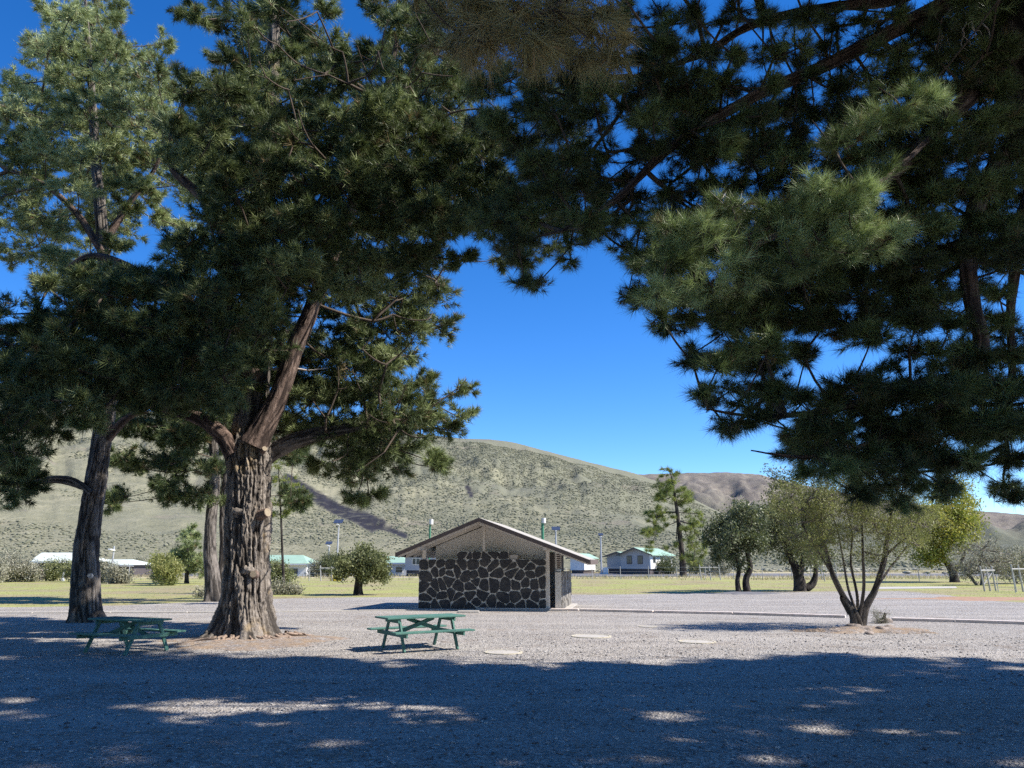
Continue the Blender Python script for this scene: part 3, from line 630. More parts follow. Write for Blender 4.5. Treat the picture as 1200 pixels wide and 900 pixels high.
root2 = empty('pine_sapling', G(333, 696), 'bright green young pine showing just right of the massive trunk', 'tree')
Yb = G(333, 696)[1]
stem(root2, 'trunk', PP([(333, 697), (331, 650), (329, 600), (326, 545)], Yb), [.08, .07, .05, .02], 'darkbark', 10, 30, .005, 1)
tot += crown(root2, *[P(*np.array(q).T[:3]) if i_ == 0 else np.array(q)[:, 3] for i_, q in enumerate([[(326, 545, Yb, .6), (336, 565, Yb, .7), (328, 585, Yb, .8), (340, 592, Yb - .3, .55), (322, 605, Yb, .6), (345, 575, Yb, .4)]] * 2)], [PP([(331, 650), (329, 600), (326, 545)], Yb)], 'needle_y', nt=60, nn=16, L=.22, w=.022, up=.7, br=.01, tone0=.35, tonev=.4)

# ---- right foreground pine (trunk stands just outside the right edge)
b = np.array([8.7, 10.6, 0])
root = empty('pine_tree', b, 'nearest pine, its long needled branches hanging across the top and right', 'tree', 'big pines')
stem(root, 'trunk', [b + (0, 0, -.05), b + (-.05, 0, 1), b + (-.1, 0, 3), P(1250, 250, 10.6), P(1200, 90, 10.6), P(1165, -30, 10.6), P(1140, -200, 10.6), P(1130, -420, 10.6)], [.62, .56, .52, .46, .42, .38, .32, .2], 'bark2', 110, 240, .05, 8, .4, .3, 8)
def limbR(l, r, nm='limb', s=1): stem(root, nm, PP(l), r, 'limb', 26, 80, .012, s)
limbR([(1165, -20, 10.5), (1100, 10, 10.4), (1030, 45, 10.3), (960, 80, 10.2), (880, 115, 10.1), (790, 170, 10), (720, 235, 9.8), (660, 270, 9.6)], [.18, .15, .12, .10, .085, .07, .05, .025], s=2)
limbR([(1150, -60, 10.6), (1060, -5, 10.9), (980, 8, 11), (920, 18, 11.1), (870, 35, 11.2), (820, 65, 11.2), (740, 90, 11.2)], [.15, .11, .09, .08, .07, .055, .03], s=3)
limbR([(1215, 140, 10.3), (1165, 200, 10), (1140, 255, 9.8), (1134, 310, 9.8), (1140, 360, 9.8), (1150, 400, 9.8), (1140, 432, 9.8), (1100, 446, 9.8), (1040, 462, 9.8), (960, 482, 9.7), (890, 488, 9.6), (830, 480, 9.5)], [.17, .14, .12, .11, .105, .10, .085, .07, .055, .045, .03, .012], s=4)
limbR([(1130, 445, 9.8), (1080, 490, 9.8), (1020, 520, 9.7), (950, 536, 9.6), (880, 528, 9.6)], [.08, .06, .045, .03, .012], s=5)
limbR([(1230, 200, 10.8), (1200, 250, 10.6), (1190, 310, 10.6), (1184, 370, 10.6), (1186, 430, 10.6), (1180, 520, 10.6)], [.12, .10, .08, .06, .05, .03], s=6)
limbR([(1190, 60, 10.4), (1120, 130, 9.6), (1050, 200, 9.2), (960, 250, 9.0), (880, 290, 8.9)], [.15, .12, .09, .06, .03], s=7)
limbR([(1120, 130, 9.6), (1060, 190, 8.6), (1000, 232, 8.0), (930, 258, 7.9), (860, 280, 7.9), (790, 300, 7.9)], [.045, .032, .025, .02, .014, .008], s=9)
limbR([(1120, 130, 9.6), (1080, 120, 8.4), (1040, 145, 7.95), (990, 175, 7.9)], [.03, .022, .016, .008], s=10)
limbR([(1160, -100, 10.3), (950, -120, 9), (760, -80, 7.8), (680, -10, 7.3), (600, 30, 7.1)], [.15, .12, .09, .05, .02], s=8)
dp = []
for k in range(10):
    x0 = 1100 + random.random() * 45; y0 = 5 + random.random() * 30; pts = [(x0, y0, 9.9)]
    for s_ in range(4): x0 += (random.random() - .5) * 22; y0 += random.random() * 16; pts.append((x0, y0, 9.8))
    dp.append(bark_tube(PP(pts), [.012, .011, .009, .007, .004], 5, 16, .001, k))
for v, f, c_ in dp: npmesh('dead_twig', v, f, M['timber'], root, True, dict(cavity=c_))
skR = [cr(PP(q), 30) for q in ([(1030, 45, 10.3), (960, 80, 10.2), (880, 115, 10.1), (790, 170, 10), (720, 235, 9.8), (660, 270, 9.6)], [(980, 8, 11), (920, 18, 11.1), (870, 35, 11.2), (820, 65, 11.2), (740, 90, 11.2)],
       [(1140, 255, 9.8), (1134, 310, 9.8), (1150, 400, 9.8), (1100, 446, 9.8), (1040, 462, 9.8), (960, 482, 9.7), (890, 488, 9.6), (830, 480, 9.5)], [(1080, 490, 9.8), (1020, 520, 9.7), (950, 536, 9.6), (880, 528, 9.6)], [(1190, 310, 10.6), (1184, 370, 10.6), (1180, 520, 10.6)], [(1120, 130, 9.6), (1050, 200, 9.2), (960, 250, 9.0), (880, 290, 8.9)])]
LIMY = 13.1
def f_R(T): return keep_lit(T) & shade_edge(T, LIMY)
C1, R1 = cl('R', extra(1210, 1420, 40, 560, 10.4, 2, 60, .42))
a = np.array([(q[0], q[1], q[2], .21) for q in SPRAY]); Cs, Rs = P(a[:, 0], a[:, 1], a[:, 2]), a[:, 3]
a = np.array(extra(620, 1700, -560, -30, 9.9, 2.4, 320, .55)); C2, R2 = P(a[:, 0], a[:, 1], a[:, 2]), a[:, 3]
skT = [cr(np.array([P(1150, -60, 10.6), P(1135, -300, 10.6), P(1130, -420, 10.6)]), 20)]
tot += crown(root, np.concatenate([C1, C2]), np.concatenate([R1, R2]), skR + skT, 'needle_near', nt=np.concatenate([np.maximum(40, (90 * np.minimum(1, (R1 / .27) ** 2)).astype(int)), np.full(len(C2), 60)]), nn=22, L=.18, w=.0062, spread=.8, nbr=12, br=.0085, filt=f_R, tone0=.5, tonev=.6, up=.15)
crown(root, Cs, Rs, [cr(PP([(1060, 190, 8.6), (1000, 232, 8.0), (930, 258, 7.9), (860, 280, 7.9), (790, 300, 7.9)]), 30), cr(PP([(1080, 120, 8.4), (1040, 145, 7.95), (990, 175, 7.9)]), 12)], 'needle_near', nt=40, nn=26, L=.17, w=.005, spread=.75, nbr=9, br=.006, tone0=.78, tonev=.65, up=.35, name='sun_toned_sprays')  # paler needle tone paints extra sunlight into these sprays
C1, R1 = cl('B', extra(470, 560, -60, 10, 7.2, .6, 6, .2))
crown(root, C1, R1, [cr(PP([(760, -80, 7.8), (680, -10, 7.3), (600, 30, 7.1), (540, 40, 7.1)]), 24)], 'needle_brown', nt=34, nn=14, L=.30, w=.008, spread=.6, br=.005, tone0=.5, tonev=.6, up=-.5, name='brown_needles')

# ---- the pines beside and behind the camera whose shade covers the lot
def shade_pine(bx, by, pts, cx, cy, rx, ry, z0, z1, n, label, seed):
    rt = empty('pine_tree', (bx, by, 0), label, 'tree', 'pines outside the frame that shade the lot')
    stem(rt, 'trunk', pts, np.linspace(.5, .12, len(pts)), 'bark2', 40, 80, .04, seed, .3, .3, 7)
    C = []
    while len(C) < n:
        u, v = rng.uniform(-1, 1, 2)
        if u * u + v * v < 1:
            c_ = np.array([cx + u * rx, cy + v * ry, rng.uniform(z0, z1)]); p_, q_ = pix(c_[None])
            if c_[1] > .5 and -60 < p_[0] < 1260 and q_[0] > -45: continue
            C.append(c_)
    C = np.array(C); g = C - SUN * (C[:, 2] / SUN[2])[:, None]; C = C[g[:, 1] < LIMY + 1.2]
    crown(rt, C, np.full(len(C), .72), [cr(np.array(pts[2:]), 20)], 'needle', nt=60, nn=14, L=.24, w=.024, br=.012, filt=f_R)
shade_pine(14.5, 7.0, [(14.5, 7, 0), (14.4, 7.1, 3), (14.2, 7.2, 7), (14, 7.3, 11), (14, 7.3, 15)], 14.0, 8.5, 7.5, 6.2, 8.5, 14.5, 680, 'tall pine standing outside the frame to the right of the lot', 21)
shade_pine(4.0, -1.5, [(4, -1.5, 0), (3.9, -1.4, 4), (3.9, -1, 8), (4, 0, 12), (4, 1, 15.5)], 5.5, 5.0, 8.2, 6.2, 10.5, 16.5, 680, 'tall pine standing behind the photographer over the gravel', 22)
def sky_block_pine(bx, by, h, rad, n, label, seed):  # unseen pines added to cut sky fill and deepen the shade
    rt = empty('pine_tree', (bx, by, 0), label, 'tree', 'pines outside the frame that shade the lot'); pts = [(bx, by, 0), (bx + .1, by, h * .3), (bx, by + .2, h * .6), (bx, by, h)]
    stem(rt, 'trunk', pts, [.5, .4, .28, .08], 'bark2', 30, 60, .04, seed, .3, .3, 7)
    C = []
    for k in range(n):
        u = random.random(); z = 2.6 + (h - 2.6) * u; rr = rad * (1 - u * .65) * math.sqrt(random.random()); a = random.random() * 6.283; C.append((bx + rr * math.cos(a), by + rr * math.sin(a), z))
    crown(rt, np.array(C), np.full(n, 1.1), [cr(np.array(pts[1:]), 20)], 'needle', nt=70, nn=9, L=.34, w=.07, br=.014)
sky_block_pine(-13, -7, 17, 6.5, 230, 'unseen wide pine added to dim sky light, standing behind and to the left of the photographer', 31)
sky_block_pine(-1, -13, 18, 7, 240, 'unseen wide pine added to dim sky light, standing straight behind the photographer', 32)
sky_block_pine(12, -11, 17, 6.5, 220, 'unseen wide pine added to dim sky light, standing behind and to the right of the photographer', 33)
sky_block_pine(-20, 3, 16, 6, 200, 'unseen wide pine added to dim sky light, standing outside the frame to the left', 34)
# ------------------------------------------------------------------ smaller trees and shrubs (all stand behind the lot)
def small_tree(name, label, base, stems, blobs, mat, nt, nn, L, lw, depth, bark='treebark', group=None, cat='tree', br=.012, tone0=.5, tonev=.7, mode='leaf', w=.01, flat=.9, up=.3, ns=12, flare=.06, extra_skel=None, nbr=7, spread=1.0, gap=0):
    b = G(*base); Y0 = b[1]; rt = empty(name, b, label, cat, group)
    sk = []
    for i, (pl, rd) in enumerate(stems):
        if bark == 'treebark' and len(stems) > 5: rd = [q * (.85 if i < 2 else .66) for q in rd]; pl = [(q[0] + (random.random() - .5) * (7 if 0 < k_ else 0), q[1], (q[2] if len(q) > 2 else 0) + (random.random() - .5) * .25 * (k_ > 0)) for k_, q in enumerate(pl)]
        w3 = PP([(q[0], q[1], Y0 + (q[2] if len(q) > 2 else 0)) for q in pl]); w3[0][2] = min(w3[0][2], -.03) if i == 0 else w3[0][2]
        stem(rt, 'trunk' if i == 0 else 'limb', w3, rd, bark, ns, 40, max(rd) * .08, i + base[0], flare if i == 0 else 0, .25, 5); sk.append(cr(w3, 16)[7:])
    C, Rr = [], []
    for px, py, rp, n in blobs:
        for q in range(n):
            a_ = random.random() * 6.283; r_ = rp * math.sqrt(random.random()); yy = Y0 + depth * (2 * random.random() - 1) * math.sqrt(max(.1, 1 - (r_ / rp) ** 2))
            C.append(P(px + r_ * math.cos(a_), py + r_ * math.sin(a_), yy)); Rr.append(min(rp * .5, 14) * yy / 900 * (.7 + .5 * random.random()))
    C = np.array(C); Rr = np.array(Rr); C[:, 2] = np.maximum(C[:, 2], Rr * .5)
    crown(rt, C, Rr, sk, mat, mode, nt=nt, nn=nn, L=L, w=w, br=br, flat=flat, twigmat=bark, tone0=tone0, tonev=tonev, up=up, leafw=lw, nbr=nbr, spread=spread)
    return rt
# multi-stemmed tree on the kerb
bY = G(1008, 736)[1]
small_tree('multi_stem_tree', 'airy many stemmed tree with thin fine leaves growing in the kerb gap', (1008, 737),
    [([(1004, 739), (1001, 722), (990, 700), (975, 672), (965, 640), (955, 610), (945, 585)], [.17, .15, .10, .08, .06, .045, .02]),
     ([(1010, 736), (1016, 712), (1026, 690), (1035, 655), (1042, 625), (1050, 590), (1052, 570)], [.13, .11, .09, .08, .06, .04, .02]),
     ([(1004, 734), (1003, 700, .2), (1000, 660, .3), (998, 625, .3), (992, 590, .4)], [.07, .06, .045, .035, .015]),
     ([(1006, 730), (1009, 690, -.3), (1010, 650, -.4), (1012, 610, -.5), (1010, 580, -.5)], [.07, .06, .05, .035, .015]),
     ([(1005, 720), (994, 690, .4), (986, 650, .7), (982, 620, 1), (970, 590, 1)], [.06, .05, .04, .03, .012]),
     ([(1022, 700), (1035, 680, .3), (1052, 655, .5), (1070, 635, .7), (1085, 615, .8)], [.06, .05, .04, .03, .012]),
     ([(1035, 655), (1050, 640, -.3), (1068, 622, -.5), (1078, 600, -.6)], [.05, .035, .025, .01]),
     ([(995, 720), (988, 703), (988, 699)], [.06, .05, .045]),
     ([(975, 672), (960, 650, -.3), (945, 622, -.4), (935, 600, -.5)], [.05, .035, .025, .01]),
     ([(965, 640), (962, 610, .3), (968, 580, .4)], [.04, .03, .012])],
    [(985, 590, 42, 60), (1040, 595, 42, 55), (950, 610, 36, 36), (1075, 610, 28, 26), (1010, 565, 45, 40), (930, 590, 22, 16), (1000, 625, 44, 34), (1050, 635, 32, 20), (955, 635, 20, 8)], 'leaf_light', 26, 5, .06, .018, 1.7, 'treebark', br=.006, tone0=.35, tonev=.7, ns=16)
small_tree('broadleaf_tree', 'low dark leaved tree forking into two thin crooked trunks', (868, 695),
    [([(876, 696), (874, 680), (879, 665), (876, 645), (880, 620)], [.22, .18, .16, .13, .06]), ([(866, 696), (864, 680), (866, 664), (858, 645), (850, 620)], [.18, .13, .12, .10, .05])],
    [(864, 622, 25, 24), (843, 632, 14, 10), (888, 636, 12, 8), (872, 600, 13, 7), (838, 648, 8, 4), (860, 650, 16, 7)], 'leaf_dark', 30, 6, .16, .08, 1.8, 'darkbark', 'broadleaved trees along the gravel edge', br=.018, tone0=.45, tonev=.8)
small_tree('broadleaf_tree', 'broad grey green tree with short dark trunk dividing near the ground', (940, 693),
    [([(938, 694), (937, 680), (932, 665), (925, 650), (915, 625), (905, 605)], [.38, .32, .26, .2, .13, .05]), ([(945, 690), (953, 683), (956, 670), (955, 650), (960, 620)], [.24, .2, .14, .11, .05]), ([(936, 680), (940, 660), (942, 630), (940, 600)], [.22, .17, .13, .05])],
    [(930, 625, 33, 30), (908, 612, 20, 13), (958, 638, 20, 10), (925, 585, 26, 15), (962, 600, 22, 12), (940, 650, 20, 8)], 'leaf_mid', 30, 6, .17, .075, 2.2, 'darkbark', 'broadleaved trees along the gravel edge', br=.02, tone0=.35, tonev=.8)
small_tree('yellow_tree', 'bright yellow green tree leaning over dark trunk near the metal gate', (1118, 682.5),
    [([(1119, 683), (1117, 672), (1110, 660), (1100, 645), (1092, 625)], [.42, .34, .26, .2, .08]), ([(1117, 672), (1128, 655), (1132, 640)], [.2, .14, .06])],
    [(1100, 625, 36, 40), (1125, 620, 24, 20), (1085, 640, 20, 12), (1115, 590, 24, 14), (1130, 600, 14, 8), (1090, 600, 20, 10)], 'leaf_yellow', 34, 5, .22, .11, 3, 'darkbark', br=.02, tone0=.45, tonev=.9)
small_tree('bare_shrub_tree', 'greyish half bare small tree beside the metal gate', (1150, 686),
    [([(1151, 687), (1151, 672), (1148, 660), (1150, 645)], [.13, .11, .08, .04]), ([(1146, 687), (1138, 677), (1130, 668), (1126, 655)], [.12, .10, .07, .03])],
    [(1150, 655, 24, 30), (1130, 660, 18, 14), (1175, 660, 16, 14), (1160, 643, 14, 8)], 'leaf_grey', 16, 5, .14, .05, 2, 'treebark', br=.018, tone0=.5)
small_tree('hedge_shrub', 'grey green bush behind the gate at the right edge', (1190, 684), [([(1190, 685), (1190, 675), (1192, 660)], [.1, .08, .04])], [(1190, 665, 18, 20), (1205, 660, 18, 14)], 'leaf_grey', 24, 5, .18, .07, 2, br=.018)
# tiered young pine
small_tree('tiered_pine', 'open tiered yellow green conifer standing right of the grey cabin', (800, 676),
    [([(801, 677), (799, 650), (796, 620), (792, 590), (787, 560), (784, 550)], [.45, .34, .28, .2, .1, .04])],
    [(785, 555, 9, 5), (778, 566, 12, 6), (792, 568, 10, 5), (775, 578, 14, 8), (797, 578, 12, 6), (772, 592, 14, 7), (803, 590, 12, 5), (780, 608, 12, 6), (765, 600, 9, 4), (766, 622, 14, 8), (757, 630, 9, 4), (812, 604, 12, 6), (822, 612, 7, 3), (815, 634, 14, 7), (785, 640, 10, 3), (820, 648, 14, 8), (806, 655, 8, 3), (808, 622, 10, 4), (765, 642, 8, 2)], 'needle_y', 20, 12, .5, .1, 2.4, 'darkbark', br=.022, mode='needle', w=.035, flat=.5, tone0=.3, tonev=.5, flare=.15)
for px, py, rp, Yb_, lab, mt in ((815, 660, 12, 673, 'bushy olive shrub at the foot of the tiered conifer', 'leaf_mid'), (840, 662, 13, 674, 'grey green shrub behind the low dark leaved tree', 'leaf_grey'), (782, 664, 8, 673, 'small dark shrub against the cabin end', 'leaf_dark'),
        (12, 665, 17, 682, 'rounded grey olive bush at the left edge', 'leaf_grey'), (-8, 668, 14, 683, 'brownish bush cut by the left edge', 'leaf_grey'), (34, 672, 10, 682, 'small grey bush left of the pink panel', 'leaf_grey'), (62, 668, 9, 681, 'little green shrub in front of the pink panel', 'leaf_mid'), (86, 668, 10, 682, 'olive shrub touching the dark left trunk', 'leaf_mid'),
        (122, 672, 12, 683, 'twiggy grey shrub just right of the dark left trunk', 'leaf_grey'), (138, 676, 10, 684, 'sprawling pale shrub before the low building', 'leaf_grey'), (165, 664, 9, 675, 'hazy grey bush by the wire fence', 'leaf_grey'),
        (328, 672, 14, 689, 'round olive bush right of the massive trunk', 'leaf_mid'), (384, 664, 11, 676, 'dark low bush at the foot of the tall solar lamp', 'leaf_dark'), (372, 668, 8, 676, 'small grey bush left of the solar lamp', 'leaf_grey')):
    small_tree('shrub', lab, (px, Yb_), [([(px, Yb_ + .3), (px + 1, (py + Yb_) / 2), (px - 1, py)], [.09, .07, .03]), ([(px, Yb_), (px + rp * .5, (py + Yb_) / 2), (px + rp * .7, py)], [.07, .05, .02])], [(px, py, rp, 20), (px + rp * .3, py + rp * .35, rp * .6, 7)], mt, 26, 5, .17 * G(px, Yb_)[1] / 60, .075, rp * G(px, Yb_)[1] / 900, cat='bush', group='shrubs along the far side of the lawn', br=.014, ns=7, flare=0)
small_tree('round_tree', 'small round crowned tree with stout dark trunk left of the stone building', (420, 697.5),
    [([(420, 698), (420, 688), (421, 678), (418, 668), (412, 655)], [.26, .22, .22, .15, .05]), ([(421, 680), (430, 668), (438, 655)], [.17, .12, .05])],
    [(410, 660, 11, 16), (424, 655, 11, 14), (440, 662, 10, 16), (398, 670, 6, 6), (428, 669, 9, 8), (447, 672, 6, 4)], 'leaf_mid', 34, 6, .15, .07, 1.2, 'darkbark', br=.016, tone0=.4)
small_tree('young_pine', 'young dark green pine between the two left trunks', (219, 684),
    [([(219, 685), (219, 672), (221, 650), (224, 625)], [.2, .15, .11, .04])], [(226, 625, 9, 5), (222, 638, 14, 8), (214, 650, 14, 8), (228, 652, 14, 8), (220, 664, 16, 9), (204, 660, 9, 4), (236, 664, 9, 4)], 'needle', 40, 10, .3, .1, 2, 'darkbark', br=.02, mode='needle', w=.035, tone0=.75, tonev=.5)
small_tree('shrub', 'pale feathery yellow green bush left of the young pine', (197, 686), [([(198, 686), (196, 672), (192, 660)], [.1, .07, .03])], [(192, 668, 12, 14), (198, 675, 12, 12), (186, 660, 7, 5)], 'leaf_light', 34, 6, .2, .07, 1.4, cat='bush', group='shrubs along the far side of the lawn', br=.014)
for px, py, n_, lab in ((327, 693, 8, 'small dry shrub clump right of the massive trunk'), (345, 693, 8, 'second dry clump on the lawn beside the round bush'), (238, 696, 7, 'dry grassy clump left of the twin stemmed pine')):
    small_tree('dry_shrub', lab, (px, py + 4), [([(px, py + 4), (px, py), (px, py - 4)], [.05, .04, .02])], [(px, py, n_, 12)], 'leaf_grey', 22, 5, .12, .04, .5, cat='bush', group='dry clumps on the lawn', br=.01)
small_tree('dry_shrub', 'dead straw coloured brush at the foot of the many stemmed tree', (1036, 731), [([(1034, 731), (1036, 724), (1037, 718)], [.02, .015, .01])], [(1030, 722, 9, 9), (1036, 726, 8, 8)], 'leaf_grey', 14, 6, .05, .008, .3, cat='bush', br=.004)
o = scrub('distant_scrub', x, y, np.full(len(x), .1), .25 + .55 * rng.random(len(x)) ** 2, M['leaf_grey']); tag(o, 'grey green scrub on the dry flat between the road and the hill', 'scrub', kind='stuff')

# dry grass along the far edge of the lawn
def blades(n_, fx, fy, h, w):
    x_, y_ = fx(n_), fy(n_); d = unit(np.stack([rng.normal(size=n_) * .35, rng.normal(size=n_) * .35, np.ones(n_)], -1)); sdv = unit(np.cross(d, rng.normal(size=(n_, 3)))) * w / 2
    b_ = np.stack([x_, y_, np.zeros(n_)], -1); L_ = h * (.5 + rng.random((n_, 1))); V = np.stack([b_ - sdv, b_ + sdv, b_ + d * L_], 1)
    return V.reshape(-1, 3), np.repeat(rng.random(n_), 3)
n_ = 42000; V, A_ = blades(n_, lambda n: rng.uniform(-75, 90, n), lambda n: np.where(rng.random(n) < .5, rng.uniform(74, 94, n), rng.uniform(124, 150, n)), .38, .05)
dn = fbm(np.stack([V[::3, 0] / 9, V[::3, 1] / 4, V[::3, 0] * 0], -1), 3) > .50; kk = np.repeat(dn, 3); V = V[kk]; A_ = A_[kk]
o = npmesh('dry_grass', V, np.arange(len(V)).reshape(-1, 3), M['dry'], attrs=dict(tone=A_)); tag(o, 'tall straw coloured grass beyond the lawn', 'grass', kind='stuff')
n_ = 60000; xx = rng.uniform(-40, 45, n_); yy = 30 + 40 * rng.random(n_) ** 1.3; bx_ = np.array([p[0] for p in lw]); by_ = np.array([p[1] for p in lw]); k = yy > np.interp(xx, bx_, by_) - .3 * rng.random(n_); xx, yy = xx[k], yy[k]
V, A_ = blades(len(xx), lambda n: xx, lambda n: yy, .03, .03); o = npmesh('lawn_blades', V, np.arange(len(V)).reshape(-1, 3), M['leaf_light'], attrs=dict(tone=A_)); tag(o, 'short yellow green lawn grass', 'grass', kind='stuff')

# loose stones and litter on the near gravel
n_ = 9000; gx = rng.uniform(-11, 11, n_); gy = 5.5 + 13 * rng.random(n_) ** 1.5; k = np.abs(gx) < gy * .8; gx, gy = gx[k], gy[k]; n_ = len(gx)
s_ = .010 + .016 * rng.random(n_) ** 3; V = OCT_V[None] * s_[:, None, None] * (1 + .6 * (rng.random((n_, 10, 3)) - .5)); V[:, :, 2] *= .7; V = V + np.stack([gx, gy, np.full(n_, .014)], -1)[:, None]
t = NT('loose_stone'); a = t.attr('tone'); t.col(t.ramp(a, [(0, (.09, .085, .09)), (.5, (.24, .225, .22)), (1, (.5, .48, .46))]), .9)
o = npmesh('loose_gravel', V.reshape(-1, 3), (OCT_F[None] + 10 * np.arange(n_)[:, None, None]).reshape(-1, 3), t.m, attrs=dict(tone=np.repeat(rng.random(n_), 10))); tag(o, 'coarser loose stones scattered on the gravel', 'gravel', kind='stuff')
n_ = 22000; gx = rng.uniform(-13, 12, n_); gy = 6 + 16 * rng.random(n_) ** 1.2; k = fbm(np.stack([gx * .6, gy * .6, gx * 0 + 2], -1), 4) > .5; gx, gy = gx[k], gy[k]; n_ = len(gx)
th = rng.random(n_) * 6.28; d = np.stack([np.cos(th), np.sin(th), rng.random(n_) * .15], -1); q = np.stack([-np.sin(th), np.cos(th), np.zeros(n_)], -1) * .0022; L_ = .05 + .08 * rng.random((n_, 1)); b_ = np.stack([gx, gy, np.full(n_, .02)], -1)
V = np.stack([b_ - q, b_ + q, b_ + d * L_], 1).reshape(-1, 3); o = npmesh('needle_litter', V, np.arange(len(V)).reshape(-1, 3), M['dry'], attrs=dict(tone=np.repeat(rng.random(n_) * .7, 3))); tag(o, 'fallen dry pine needles on the gravel', 'needle litter', kind='stuff')

# ------------------------------------------------------------------ soil around the trunks
def mound(name, c0, rx, ry, h, mat, seed):
    n1, n2 = 160, 12; a_, r_ = np.meshgrid(np.linspace(0, 2 * np.pi, n1, endpoint=False), np.linspace(0, 1, n2)); e = 1 + 1.5 * (fbm(np.stack([np.cos(a_) * 3, np.sin(a_) * 3, a_ * 0 + seed], -1), 5) - .5)
    X_ = c0[0] + np.cos(a_) * r_ * rx * e; Y_ = c0[1] + np.sin(a_) * r_ * ry * e; Z_ = .004 + .012 + h * (1 - r_ ** 2) * (.7 + .6 * fbm(np.stack([X_ * 3, Y_ * 3, X_ * 0], -1), 4)) - .02 * (r_ > .99)
    idx = np.arange(n1 * n2).reshape(n2, n1); Fc_ = np.stack([idx[:-1], np.roll(idx[:-1], -1, 1), np.roll(idx[1:], -1, 1), idx[1:]], -1).reshape(-1, 4)
    return tag(npmesh(name, np.stack([X_, Y_, Z_], -1).reshape(-1, 3), Fc_, mat, None, True), kind='structure')
mound('soil_patch', G(285, 752) + np.array([.2, .0, 0]), 1.7, 1.5, .07, M['soil'], 1)
mound('soil_patch', G(1020, 740), 1.5, .9, .09, M['soil'], 5)
mound('soil_patch', G(1165, 702), 4.2, 1.6, .02, paint('red_soil', (.36, .22, .14), .9, .3, 3), 8)
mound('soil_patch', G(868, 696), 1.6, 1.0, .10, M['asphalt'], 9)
# rocks round the kerb tree
def rock(px, py, r, lab, seed):
    n1, n2 = 14, 9; a_, b_ = np.meshgrid(np.linspace(0, 2 * np.pi, n1, endpoint=False), np.linspace(.02, np.pi - .02, n2)); u = np.stack([np.cos(a_) * np.sin(b_), np.sin(a_) * np.sin(b_), np.cos(b_)], -1)
    rr_ = r * (.65 + .8 * fbm(u * 1.7 + seed * 3.3, 3)); c0 = G(px, py); V = c0 + np.array([0, 0, r * .28]) + u * rr_[..., None] * np.array([1.2, 1, .65]); idx = np.arange(n1 * n2).reshape(n2, n1)
    Fc_ = np.stack([idx[:-1], np.roll(idx[:-1], -1, 1), np.roll(idx[1:], -1, 1), idx[1:]], -1).reshape(-1, 4)
    tag(npmesh('rock', V.reshape(-1, 3), Fc_, M['rock'], None, False), lab, 'rock', 'rocks around the many stemmed tree')
for i, q in enumerate(((1000, 738, .16, 'dark rock against the left root of the many stemmed tree'), (1015, 741, .13, 'squat rock under the front of the many stemmed tree'), (1034, 741, .15, 'reddish rock on the soil right of the many stemmed tree'), (1042, 738, .12, 'small pinkish rock nearest the right kerb end'), (1019, 744, .09, 'smallest stone on the front edge of the soil patch'), (1038, 730, .14, 'pale rock behind the dead brush'))): rock(*q, i)

# ------------------------------------------------------------------ kerbs and round pads
def kerb(pts, w, h, mat, name='kerb'):
    mb = MB(); L = 0
    for a_, b_ in zip(pts[:-1], pts[1:]):
        a_ = np.array(a_, float); b_ = np.array(b_, float); n_ = max(1, int(np.linalg.norm(b_ - a_) / 2.4))
        for k in range(n_):
            p_ = a_ + (b_ - a_) * k / n_; q_ = a_ + (b_ - a_) * (k + .985) / n_; j = (random.random() - .5) * .02
            mb.bar(p_ + np.array([0, j, h / 2]), q_ + np.array([0, -j, h / 2]), w, h)
    return tag(mb.build(name, mat, None, bevel=.012), kind='structure')
kerb([G(560, 715), G(680, 716.5), G(860, 720.5), G(993, 724.5)], .26, .09, M['timber'])
kerb([G(1045, 727.5), G(1120, 729.5), G(1210, 732.5), (24, 20.2, 0)], .26, .09, M['timber'])
kerb([(-30, 25.5, 0), G(40, 719), G(310, 718), G(420, 716.5), G(556, 715)], .14, .05, M['concrete'])
for px, py, r, lab in ((590, 765.5, .33, 'round pale pad nearest the picnic table, flush in the gravel'), (693, 746.5, .42, 'round pale pad in open sun, flush in the gravel'), (817, 753, .36, 'round pale pad at the fringe of the kerb tree shadow'), (759, 735, .22, 'faint round pad farthest up the gravel')):
    c0 = G(px, py); rt = empty('concrete_pad', c0, lab, 'pad', 'round pads sunk in the gravel'); mb = MB(); mb.cyl((0, 0, .0), (0, 0, .024), r * .93, r * .9, 28); mb.build('slab', M['concrete'], rt, .008)
    mb = MB()
    for k in range(24):
        a0, a1 = k * math.pi / 12, (k + 1) * math.pi / 12; mb.bar((math.cos(a0) * r, math.sin(a0) * r, .012), (math.cos(a1) * r, math.sin(a1) * r, .012), r * .11, .03)
    mb.build('rim', paint('yellowed_rim', (.52, .47, .36), .8, .2), rt)
mb = MB(); mb.box((-.35, -.12, 0), (.35, .12, .08)); o = mb.build('parking_block', M['concrete'], None, .02); o.location = tuple(G(549, 718.5)); tag(o, 'short pale concrete block lying by the kerb before the stone wall', 'block')

